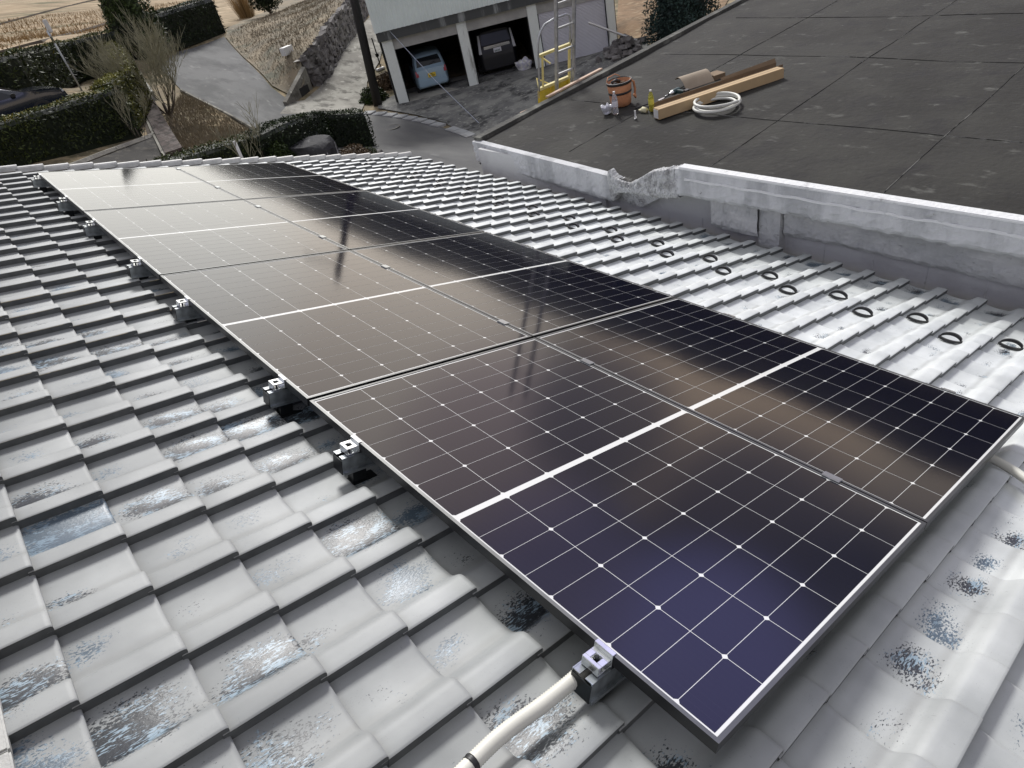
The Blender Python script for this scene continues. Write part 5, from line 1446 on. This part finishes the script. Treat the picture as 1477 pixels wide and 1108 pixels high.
def bare_tree(name, label, p, H, spread, stems, depth, r0, matl, seed, lean=(0, 0)):
    rs = random.Random(seed)
    t = empty(name, Vector((p.x, p.y, gz1(p.x, p.y) - 0.05)), label, 'tree')
    mt, mb = MB(), MB()
    def grow(m, p0, d, L_, r, k):
        n = 3; pts = [p0]; dd = d.copy()
        for i in range(n):
            dd = (dd + Vector((rs.uniform(-.16, .16), rs.uniform(-.16, .16), rs.uniform(-.02, .16)))).normalized()
            pts.append(pts[-1] + dd * L_ / n)
        m.tube(pts, [r * (1 - 0.45 * i / n) for i in range(n + 1)], 5 if k > 2 else 3, cap=False)
        if k <= 0: return
        for c in range(rs.choice((3, 4, 4))):
            q = pts[rs.choice((1, 2, 3, 3))]
            a = rs.uniform(0, 2 * PI); sp = rs.uniform(0.25, 0.6)
            nd = (dd + Vector((math.cos(a), math.sin(a), 0.35)) * sp).normalized()
            grow(mb, q, nd, L_ * rs.uniform(0.6, 0.85), max(0.007, r * 0.5), k - 1)
    for s in range(stems):
        a = 2 * PI * s / stems + rs.uniform(-.3, .3)
        d = Vector((math.cos(a) * spread + lean[0], math.sin(a) * spread + lean[1], 1.0)).normalized()
        grow(mt, Vector((0.08 * math.cos(a), 0.08 * math.sin(a), 0)), d, H * rs.uniform(0.34, 0.42), r0 * rs.uniform(0.7, 1.1), depth)
    mt.tube([(0, 0, -0.3), (0, 0, 0.25), (0, 0.02, 0.5)], [r0 * 2.4, r0 * 1.8, r0 * 1.2], 7)
    mt.build('trunk', M_BARK, t, smooth=True); mb.build('crown', matl, t)
bare_tree('bare_tree', 'leafless grey tree with a broom of fine upright twigs beside the grey drive', G(243, 166), 3.3, 0.95, 11, 4, 0.034, M_TWIG, 3, lean=(-0.12, -0.05))
bare_tree('bare_sapling', 'thin leafless sapling just beyond the gable tiles', Gt(357, 205, 1.0), 2.2, 0.35, 2, 3, 0.022, M_TWIG, 5)
bare_tree('bare_sapling', 'leafless twiggy bush standing against the big dark hedge face', G(205, 204), 1.9, 0.3, 3, 3, 0.012, M_TWIG, 8)

def blades(name, poly, n, hgt_, wid, matl, seed, kind='stuff', zf=None, lean=0.25, label=None, cat='grass'):
    rs = np.random.default_rng(seed)
    X = np.array([p[0] for p in poly]); Y = np.array([p[1] for p in poly])
    pts = []
    while sum(len(q) for q in pts) < n:
        x = rs.uniform(X.min(), X.max(), n); y = rs.uniform(Y.min(), Y.max(), n)
        ins = np.zeros(n, bool); j = len(X) - 1
        for i in range(len(X)):
            c_ = ((Y[i] > y) != (Y[j] > y)) & (x < (X[j] - X[i]) * (y - Y[i]) / (Y[j] - Y[i] + 1e-12) + X[i]); ins ^= c_; j = i
        dn = 0.5 * np.sin(x * 0.9 + 1.3 * np.sin(y * 0.7)) * np.sin(y * 1.1 + x * 0.4) + rs.uniform(-0.8, 1.4, n)
        pts.append(np.stack([x, y], -1)[ins & (dn > -0.1)])
    P = np.vstack(pts)[:n]
    z = (zf or gz)(P[:, 0], P[:, 1])
    a = rs.uniform(0, 2 * PI, n); h = hgt_ * rs.uniform(0.4, 1.3, n); w = wid * rs.uniform(0.6, 1.4, n)
    B = np.stack([P[:, 0], P[:, 1], z - 0.02], -1)
    dx = np.stack([np.cos(a) * w, np.sin(a) * w, np.zeros(n)], -1)
    tip = B + np.stack([rs.normal(0, lean, n) * h, rs.normal(0, lean, n) * h, h], -1)
    V = np.stack([B - dx, B + dx, tip], 1).reshape(-1, 3)
    o = mesh(name, V, np.arange(3 * n).reshape(n, 3).tolist(), matl)
    at = o.data.attributes.new('shade', 'FLOAT', 'FACE'); at.data.foreach_set('value', np.clip(rs.beta(2, 2, n), 0, 1).astype(np.float32))
    if kind: tag(o, label, cat, kind=kind)
    return o
L_GRASSD = leafmat('dry grass blades', (0.15, 0.13, 0.09), (0.28, 0.235, 0.165), (0.42, 0.38, 0.30))
blades('dry_grass', GP((240, 172), (262, 133), (366, 190), (300, 212), (262, 224)), 9000, 0.16, 0.018, L_GRASSD, 1, label='rough dry grass on the bank between the drive and the path')

# raised meadow behind the stone wall
WL = GP((459, 127), (476, 110), (487, 88), (497, 71), (515, 47), (532, 18), (548, -8))
WLa = np.array([tuple(p) for p in WL])
def dist_wall(x, y):
    best = np.full(np.shape(x), 1e9)
    for i in range(len(WLa) - 1):
        a_, b_ = WLa[i, :2], WLa[i + 1, :2]; ab = b_ - a_
        t = np.clip(((x - a_[0]) * ab[0] + (y - a_[1]) * ab[1]) / (ab @ ab), 0, 1)
        best = np.minimum(best, np.hypot(x - a_[0] - t * ab[0], y - a_[1] - t * ab[1]))
    return best
WH = 1.35
DRa = np.array([tuple(p) for p in GP((322, 52), (352, 84), (394, 126), (424, 142))])
def dist_drive(x, y):
    best = np.full(np.shape(x), 1e9)
    for i in range(len(DRa) - 1):
        a_, b_ = DRa[i, :2], DRa[i + 1, :2]; ab = b_ - a_
        t = np.clip(((x - a_[0]) * ab[0] + (y - a_[1]) * ab[1]) / (ab @ ab), 0, 1)
        best = np.minimum(best, np.hypot(x - a_[0] - t * ab[0], y - a_[1] - t * ab[1]))
    return best
def meadow_z(x, y):
    x = np.asarray(x, float); y = np.asarray(y, float)
    k = np.clip(dist_drive(x, y) / 1.7, 0, 1); k = k * k * (3 - 2 * k)
    return gz(x, y) + 0.06 + k * ((WH - 0.08) * np.exp(-np.maximum(0, dist_wall(x, y) - 1.2) / 3.5) + 0.05 * np.sin(x * 1.3) * np.sin(y * 1.1))
sideL = []
for i, p in enumerate(WL):
    q = WL[min(i + 1, len(WL) - 1)] - WL[max(i - 1, 0)]; q = Vector((-q.y, q.x, 0)).normalized(); sideL.append(p + q * 0.42)
mpoly = sideL + GP((470, -40), (400, -20), (398, 12), (330, 46), (326, 55), (352, 84), (394, 126), (424, 142), (446, 137))
drape('meadow', mpoly, M_FIELD, 0.05, 0.6, zf=meadow_z)
blades('meadow_grass', sideL + GP((440, 10), (335, 50), (330, 56), (354, 84), (394, 124), (420, 130)), 12000, 0.13, 0.02, L_GRASSD, 2, zf=meadow_z, label='short dry grass over the meadow behind the stone wall')

def stone_wall():
    t = MB(); rs = random.Random(5)
    cum = [0]
    for i in range(len(WL) - 1): cum.append(cum[-1] + (WL[i + 1] - WL[i]).length)
    def at(s):
        for i in range(len(WL) - 1):
            if s <= cum[i + 1] or i == len(WL) - 2:
                k = (s - cum[i]) / (cum[i + 1] - cum[i]); d = (WL[i + 1] - WL[i]); return WL[i] + d * k, Vector((d.x, d.y, 0)).normalized()
    z = 0.0
    while z < WH:
        rh = rs.uniform(0.16, 0.26); s = rs.uniform(0, 0.2)
        while s < cum[-1]:
            L_ = rs.uniform(0.16, 0.52); p, d = at(min(s + L_ / 2, cum[-1])); nn = Vector((-d.y, d.x, 0))
            c = p + nn * (0.05 + 0.26 * z / WH + rs.uniform(-.05, .05)) + Vector((0, 0, z + rh / 2 - 0.1 + rs.uniform(-.03, .03)))
            M = Matrix.Translation(c) @ Matrix([[d.x, nn.x, 0, 0], [d.y, nn.y, 0, 0], [0, 0, 1, 0], [0, 0, 0, 1]]) @ Matrix.Rotation(rs.uniform(-.35, .35), 4, 'Y') @ Matrix.Rotation(rs.uniform(-.2, .2), 4, 'X')
            a, b, c_ = L_ * 0.52, rs.uniform(0.14, 0.24), rh * rs.uniform(0.5, 0.66)
            vs = []
            for sx in (-1, 1):
                for sy in (-1, 1):
                    for sz in (-1, 1): vs.append((sx * a * rs.uniform(.7, 1.05), sy * b * rs.uniform(.7, 1.05), sz * c_ * rs.uniform(.7, 1.05)))
            t.add(vs, [(0, 1, 3, 2), (4, 6, 7, 5), (0, 4, 5, 1), (2, 3, 7, 6), (0, 2, 6, 4), (1, 5, 7, 3)], M)
            s += L_ * rs.uniform(0.92, 1.05)
        z += rh * 0.9
    # fill behind the stones so that no daylight shows between them
    vs = []
    for i, p in enumerate(WL):
        q = WL[min(i + 1, len(WL) - 1)] - WL[max(i - 1, 0)]; q = Vector((-q.y, q.x, 0)).normalized()
        vs += [p + q * 0.12 - Vector((0, 0, 0.3)), p + q * 0.40 + Vector((0, 0, WH - 0.1)), p + q * 0.8 + Vector((0, 0, WH - 0.1))]
    t.add(vs, [(3 * i + k, 3 * i + 3 + k, 3 * i + 4 + k, 3 * i + 1 + k) for i in range(len(WL) - 1) for k in (0, 1)])
    o = t.build('stone_wall', M_STONE)
    tag(o, 'rough dry stone wall holding up the meadow beside the concrete ramp', 'wall')
stone_wall()
p = G(448, 132); cul = empty('culvert', Matrix.Translation(p) @ Matrix.Rotation(0.5, 4, 'Z'), 'low concrete culvert mouth at the foot of the stone wall', 'culvert')
m = MB(); m.add([(-1.9, 0, -0.3), (0.25, 0, -0.3), (0.25, 0.2, -0.3), (-1.9, 0.2, -0.3), (-1.9, 0, 0.12), (0.25, 0, 1.0), (0.25, 0.2, 1.05), (-1.9, 0.2, 0.15)], [(0, 3, 2, 1), (4, 5, 6, 7), (0, 1, 5, 4), (1, 2, 6, 5), (2, 3, 7, 6), (3, 0, 4, 7)]); m.build('head_wall', M_CONC, cul)
m = MB(); m.box((-0.75, -0.012, -0.1), (-0.05, 0.05, 0.34)); m.build('opening', M_DARKIN, cul)
p = G(429, 114); m = MB(); m.box((-0.28, -0.16, 0), (0.28, 0.16, 0.34), bev=0.01); o = m.build('concrete_block', M_WHITE); o.matrix_world = Matrix.Translation((p.x, p.y, float(meadow_z(np.array([p.x]), np.array([p.y]))[0]) - 0.02)) @ Matrix.Rotation(0.3, 4, 'Z')
tag(o, 'small white block on the meadow corner above the culvert', 'block')

# straw coloured land details
drape('bank', GP((893, -60), (889, 40), (905, 66), (960, 60), (1040, 30), (1060, -40)), M_STRAWB := layered('rusty dry bank', (0.24, 0.155, 0.085), [((0.15, 0.10, 0.055), 0.8, 0.45, 0.62, None, 8), ((0.34, 0.25, 0.15), 1.6, 0.5, 0.66, None, 8)], 0.95, 0.8, 10), 0.05)
blades('straw_grass', [Vector((-14, 50, 0)), Vector((-14, 80, 0)), Vector((26, 80, 0))] + GP((300, 0), (160, 44), (0, 82)), 16000, 0.30, 0.03, L_DRY, 3, label='straw coloured stubble over the far field')
m = MB()
for (l) in (((-60, 95), (0, 79), (60, 63), (118, 47), (158, 35)), ((-60, 52), (0, 37), (70, 18), (150, -2)), ((210, 22), (250, 12), (282, 2))):
    pts = [G(*q) + Vector((0, 0, 0.06)) for q in l]; m.tube(pts, 0.13, 6)
o = m.build('field_ridges', M_PATH); tag(o, kind='structure')
p = G(358, 27); rs = np.random.default_rng(8); n = 700
a_ = rs.uniform(0, 2 * PI, n); r_ = rs.uniform(0, 0.5, n); h_ = rs.uniform(1.2, 2.6, n)
B = np.stack([p.x + r_ * np.cos(a_), p.y + r_ * np.sin(a_), np.full(n, p.z - 0.1)], -1); T_ = B + np.stack([np.cos(a_) * h_ * 0.42 * r_ * 2, np.sin(a_) * h_ * 0.42 * r_ * 2, h_], -1)
w_ = np.stack([-np.sin(a_), np.cos(a_), 0 * a_], -1) * 0.02
o = mesh('pampas_grass', np.stack([B - w_, B + w_, T_], 1).reshape(-1, 3), np.arange(3 * n).reshape(n, 3).tolist(), L_DRY)
at = o.data.attributes.new('shade', 'FLOAT', 'FACE'); at.data.foreach_set('value', rs.uniform(0, 1, n).astype(np.float32))
tag(o, 'tall fan of dry orange pampas stalks left of the round tree', 'ornamental grass')

# kerb and dark bed under the big hedge, low dark wall beside the path
drape('planting_bed', GP((100, 252), (160, 226), (226, 198.5), (245, 232), (236, 246), (180, 262)), layered('dark bed', (0.04, 0.038, 0.034), [((0.085, 0.078, 0.066), 2.5, 0.5, 0.65, None, 8)], 0.95, 0.6), 0.06)
m = MB(); pts = [G(*q) + Vector((0, 0, 0.06)) for q in ((100, 246), (150, 226), (190, 211), (226, 197.5))]; m.tube(pts, 0.11, 6)
o = m.build('kerb', M_CONC); tag(o, 'pale concrete kerb below the big dark hedge', 'kerb')
def strip_box(m, line, w0, w1, h, z0=-0.3):
    for i in range(len(line) - 1):
        a, b = line[i], line[i + 1]; d = b - a; d = Vector((d.x, d.y, 0)).normalized(); nn = Vector((-d.y, d.x, 0))
        vs = [a + nn * w0, a + nn * w1, b + nn * w1, b + nn * w0]
        m.add([v + Vector((0, 0, z0)) for v in vs] + [v + Vector((0, 0, h)) for v in vs], [(0, 3, 2, 1), (4, 5, 6, 7), (0, 1, 5, 4), (1, 2, 6, 5), (2, 3, 7, 6), (3, 0, 4, 7)])
line = [G(*q) for q in ((256, 232), (246, 214), (235, 194), (224, 172), (213, 150))]
m = MB(); strip_box(m, line, -0.30, 0.22, 0.32); M_DW = layered('dark weathered wall', (0.07, 0.052, 0.045), [((0.13, 0.11, 0.10), 1.5, 0.45, 0.62, (4, 0.3, 1, 0.15), 8), ((0.03, 0.025, 0.02), 3, 0.5, 0.62, None, 8)], 0.9, 0.8, 8)
w = m.build('path_wall', M_DW); tag(w, 'long low dark wall running beside the path to the bare tree', 'wall')
m = MB(); strip_box(m, line, 0.221, 0.32, 0.25); m.build('pale_edge', M_CONC, w)
m = MB(); line2 = [G(*q) for q in ((209, 143), (200, 128), (192, 113))]; strip_box(m, line2, -0.45, 0.35, 0.20); o = m.build('concrete_slab', M_SHBOX); tag(o, 'grey concrete slab at the far end of the dark path wall', 'slab')
for q, lb in (((207.5, 146), 'small white stone on the path wall, the farther of two'), ((219, 162), 'small white stone on the path wall, the nearer of two')):
    p = G(q[0], q[1]); m = MB(); m.box((-0.07, -0.07, 0), (0.07, 0.07, 0.1), bev=0.03); o = m.build('white_stone', M_WHITE); o.location = (p.x, p.y, p.z + 0.33); tag(o, lb, 'stone', 'white stones on the path wall')
m = MB(); pts = [G(*q) + Vector((0, 0, 0.05)) for q in ((262, 132), (290, 147), (330, 167), (367, 188))]; m.tube(pts, 0.07, 6); o = m.build('drive_kerb', M_CONC); tag(o, 'pale kerb line between the dry grass bank and the grey drive', 'kerb')

# garden rocks
def rock(p, sx, sy, sz, seed, label, cat_='rock', group=None, matl=None):
    bm = bmesh.new(); bmesh.ops.create_icosphere(bm, subdivisions=3, radius=1.0); rs = random.Random(seed)
    ph = [rs.uniform(0, 6) for _ in range(6)]
    for v in bm.verts:
        c = v.co; k = 1 + 0.18 * math.sin(c.x * 2.3 + ph[0]) + 0.14 * math.sin(c.y * 3.1 + ph[1]) + 0.10 * math.sin(c.z * 4.3 + ph[2]) + 0.05 * math.sin(c.x * 9 + ph[3]) * math.sin(c.y * 8 + ph[4])
        q = c * k; v.co = Vector((max(-0.9, min(0.9, q.x)) * sx, max(-0.85, min(0.85, q.y)) * sy, max(-0.3, min(0.8, q.z)) * sz))
    bm.verts.ensure_lookup_table(); o = mesh('rock', [v.co.copy() for v in bm.verts], [[v.index for v in f.verts] for f in bm.faces], matl or M_ROCK); bm.free()
    auto_smooth(o, 30)
    o.matrix_world = Matrix.Translation((p.x, p.y, gz1(p.x, p.y) + 0.1)) @ Matrix.Rotation(rs.uniform(0, 3), 4, 'Z')
    return tag(o, label, cat_, group)
rock(Gt(452, 209, 0.5), 0.85, 0.6, 0.62, 1, 'large dark streaked rock just beyond the gable tiles')
for i, (x, y, s, lb) in enumerate(((424, 207, 0.2, 'pale rock between the bright shrub and the large dark rock'), (366, 205, 0.22, 'pale flat rock left of the round bright shrub'), (438, 203, 0.17, 'little pale rock touching the left of the large dark rock'), (476, 205, 0.22, 'mid grey rock right behind the large dark rock'), (546, 219, 0.16, 'pale rock at the road edge beside the hedge end'))):
    rock(Gt(x, y, 0.2), s, s, s, 10 + i, lb, group='garden rocks by the corner hedge', matl=M_STONE)
p = Gt(338, 204, 1.1); m = MB(); m.tube([(0, 0, 0), (0.0, 0, 1.1)], 0.04, 10); o = m.build('white_post', M_WHITE, smooth=True); o.location = (p.x, p.y, p.z); tag(o, 'short white pipe post standing beyond the gable tiles', 'post')

# ---------------------------------------------------------------- poles, lamp, wire
def lean_to(base, x, y):
    d = pix(x, y); v = np.array([base.x - CW[0], base.y - CW[1]]); k = (v @ v) / (d[:2] @ v); q = CW + k * d
    return (Vector(q) - base).normalized()
b = G(545.5, 153); up = lean_to(b, 511, 0)
t = empty('utility_pole', b, 'thick black utility pole standing between the ramp and the garage', 'pole')
m = MB(); m.tube([Vector((0, 0, 0)) - up * 0.3, up * 4, up * 9.5], [0.19, 0.17, 0.14], 16); m.build('shaft', mat('tarred pole', (0.022, 0.021, 0.02), 0.7, var=0.35, scale=5, stretch=(4, 4, 0.5), bump=0.4, bscale=20), t, smooth=True)
m = MB()
for z in (4.4, 5.2, 6.0, 6.8): m.tube([up * z, up * z + Vector((0.35, 0.1, 0))], 0.015, 6)
m.build('step_bolts', M_GALV, t)
m = MB(); m.box((-0.9, -0.05, 8.7), (0.9, 0.05, 8.82)); m.build('cross_arm', M_GALV, t)
b = G(549, 96); up = lean_to(b, 536, 55); t = empty('marker_post', b, 'thin dark stake with a clamp beside the garage corner', 'post')
m = MB(); m.tube([(0, 0, 0), up * 1.3], 0.03, 8); m.build('stake', M_DARKSTEEL, t); m = MB(); m.box((-0.08, -0.05, 0.45), (0.06, 0.05, 0.60)); m.build('clamp', M_DARKSTEEL, t)
p = G(549, 101); m = MB(); m.box((-0.22, -0.1, 0), (0.22, 0.1, 0.10), bev=0.02); o = m.build('foam_block', M_WHITE); o.location = p; tag(o, 'white foam block on the ground by the garage corner', 'block')
b = G(118, 130.5); up = lean_to(b, 68, 44); t = empty('street_lamp', b, 'slim pale street lamp standing behind the dark car', 'street lamp')
H_ = (hgt(68, 44, b) - b.z) / max(0.5, up.z)
m = MB(); m.tube([Vector((0, 0, -0.2)), up * H_ * 0.8], 0.033, 10); m.build('pole', mat('pale grey pole', (0.42, 0.44, 0.44), 0.5, var=0.06, scale=3), t, smooth=True)
m = MB(); m.tube([up * H_ * 0.8, up * H_], 0.045, 10); m.build('bracket', M_GALV, t, smooth=True)
q = up * H_
m = MB(); Mx = Matrix.Translation(q + Vector((0.08, 0.0, 0.02))) @ Matrix.Rotation(0.5, 4, 'Z'); m.box((-0.06, -0.07, -0.12), (0.09, 0.07, 0.34), M=Mx, bev=0.03); m.build('lamp_head', M_WHITE, t)
a = GM @ Vector((0.45, -0.12, 2.75)); b = G(695, 181.5)
m = MB(); m.tube([a, (a + b) / 2 - Vector((0, 0, 0.12)), b], 0.011, 5); o = m.build('overhead_wire', M_GALV); tag(o, 'thin pale wire slanting from the garage front to the road corner', 'wire')

# road furniture
p = G(565.5, 186); m = MB(); c_ = [(0.30 * math.cos(a), 0.30 * math.sin(a), 0) for a in np.linspace(0, 2 * PI, 25)[:-1]]
t = empty('manhole_cover', Vector((p.x, p.y, gz1(p.x, p.y) + 0.045)), 'round manhole cover with pale rim in the road', 'manhole cover')
m.tube(c_, 0.02, 6, closed=True); m.build('rim', M_CONC, t); m = MB(); m.prism([(0.285 * math.cos(a), 0.285 * math.sin(a)) for a in np.linspace(0, 2 * PI, 25)[:-1]], -0.01, 0.008); m.build('lid', M_ASPH, t)
line = GP((524, 164.5), (552, 166.5), (582, 171), (612, 177.5), (643, 186), (668, 194), (690, 203))
cum = [0]
for i in range(len(line) - 1): cum.append(cum[-1] + (line[i + 1] - line[i]).length)
m = MB(); m.box((-0.285, -0.19, -0.12), (0.285, 0.19, 0.05), bev=0.01); slab0 = m.build('gutter_slab', M_GSLAB := layered('gutter slab concrete', (0.34, 0.35, 0.35), [((0.26, 0.26, 0.26), 1.2, 0.45, 0.6, None, 6)], 0.85, 0.2))
tag(slab0, 'pale concrete gutter slab in the curved row along the road edge', 'gutter slab', 'gutter slabs in front of the garage')
s = 0.3; k = 0
while s < cum[-1] - 0.3:
    i = max(j for j in range(len(cum)) if cum[j] <= s); f_ = (s - cum[i]) / (cum[i + 1] - cum[i]); q = line[i].lerp(line[i + 1], f_); d = line[i + 1] - line[i]
    o = slab0 if k == 0 else slab0.copy()
    if k: COL.objects.link(o)
    o.matrix_world = Matrix.Translation((q.x, q.y, gz1(q.x, q.y) + 0.03)) @ Matrix.Rotation(math.atan2(d.y, d.x), 4, 'Z')
    k += 1; s += 0.60 if abs(s - 0.62 * cum[-1]) > 0.35 else 1.1

# rubble and boards right of the garage
p = G(901, 74); t = empty('rubble_pile', p, 'heap of grey stones and a white board behind the garage corner', 'rubble pile')
m = MB(); rs = random.Random(3)
for i in range(60):
    x, y = rs.gauss(0, 0.5), rs.gauss(0, 0.35); s = rs.uniform(0.07, 0.2); z = max(0, 0.45 - 0.5 * (x * x + y * y))
    M = Matrix.Translation((x, y, z * rs.uniform(0.4, 1))) @ Matrix.Rotation(rs.uniform(0, 3), 4, 'Z') @ Matrix.Rotation(rs.uniform(0, 1), 4, 'X')
    m.box((-s, -s * 0.6, -s * 0.5), (s, s * 0.6, s * 0.5), M=M)
m.build('stones', M_STONE, t); m = MB(); m.box((-1.0, -0.06, 0), (1.0, 0.06, 0.05), M=Matrix.Translation((-0.35, 0.2, 0.75)) @ Matrix.Rotation(0.6, 4, 'Y') @ Matrix.Rotation(-0.5, 4, 'Z')); m.build('board', M_WHITE, t)

# dark saloon car behind the big hedge
pn = Gt(97, 143, 0.62); pr = Gt(28, 134, 1.38)
dv = Vector((0.99, 0.02, 0)); ang = math.atan2(dv.y, dv.x); dv.normalize()
Ls = 4.55; org = Vector((pn.x, pn.y, 0)) - dv * Ls; org.z = gz1(pn.x, pn.y) + 0.28
prof = [(0, 0.62), (0.04, 0.88), (0.15, 0.98), (0.75, 1.04), (1.35, 1.36), (2.0, 1.43), (2.6, 1.38), (3.35, 0.98), (3.9, 0.92), (4.35, 0.80), (4.5, 0.66), (4.55, 0.45)]
t, top, plan, sp, hw = car('parked_car', Matrix.Translation(org) @ Matrix.Rotation(ang, 4, 'Z'), 'dark blue saloon car with pale sky on its bonnet, behind the big hedge', Ls, 1.74, 1.43, prof, lambda x: 0.93, paint('dark blue paint', (0.012, 0.017, 0.032), rough=0.2, coat=1.0), 'sedan')
for s_ in (-1, 1):
    quad_patch(t, 'side_window', [sp(1.1, s_, 0.1), sp(1.95, s_, 0.06), sp(1.95, s_, 0.94), sp(1.5, s_, 0.92)], M_GLASS, 0.004, (0, s_, 0.3))
    quad_patch(t, 'side_window', [sp(2.02, s_, 0.06), sp(3.05, s_, 0.1), sp(2.6, s_, 0.9), sp(2.02, s_, 0.94)], M_GLASS, 0.004, (0, s_, 0.3))
    m = MB(); m.box((2.95, s_ * 0.90 - 0.08, 0.93), (3.08, s_ * 0.90 + 0.08, 1.04), bev=0.02); m.build('wing_mirror', M_BLACK, t)
    m = MB(); m.box((1.30, s_ * 0.862 - 0.012, 0.80), (1.46, s_ * 0.862 + 0.012, 0.83)); m.box((2.35, s_ * 0.868 - 0.012, 0.80), (2.51, s_ * 0.868 + 0.012, 0.83)); m.build('door_handles', M_CHROME, t)
    m = MB(); m.box((4.18, s_ * 0.62 - 0.14, 0.62), (4.48, s_ * 0.62 + 0.14, 0.74), bev=0.03); m.build('headlight', M_CLEARL, t)
quad_patch(t, 'windscreen', [(3.30, 0.68, 1.01), (3.30, -0.68, 1.01), (2.68, -0.56, 1.355), (2.68, 0.56, 1.355)][::-1], M_GLASS, 0.012, (0.5, 0, 0.86))
quad_patch(t, 'rear_window', [(0.80, 0.62, 1.06), (0.80, -0.62, 1.06), (1.32, -0.54, 1.34), (1.32, 0.54, 1.34)], M_GLASS, 0.012, (-0.5, 0, 0.86))
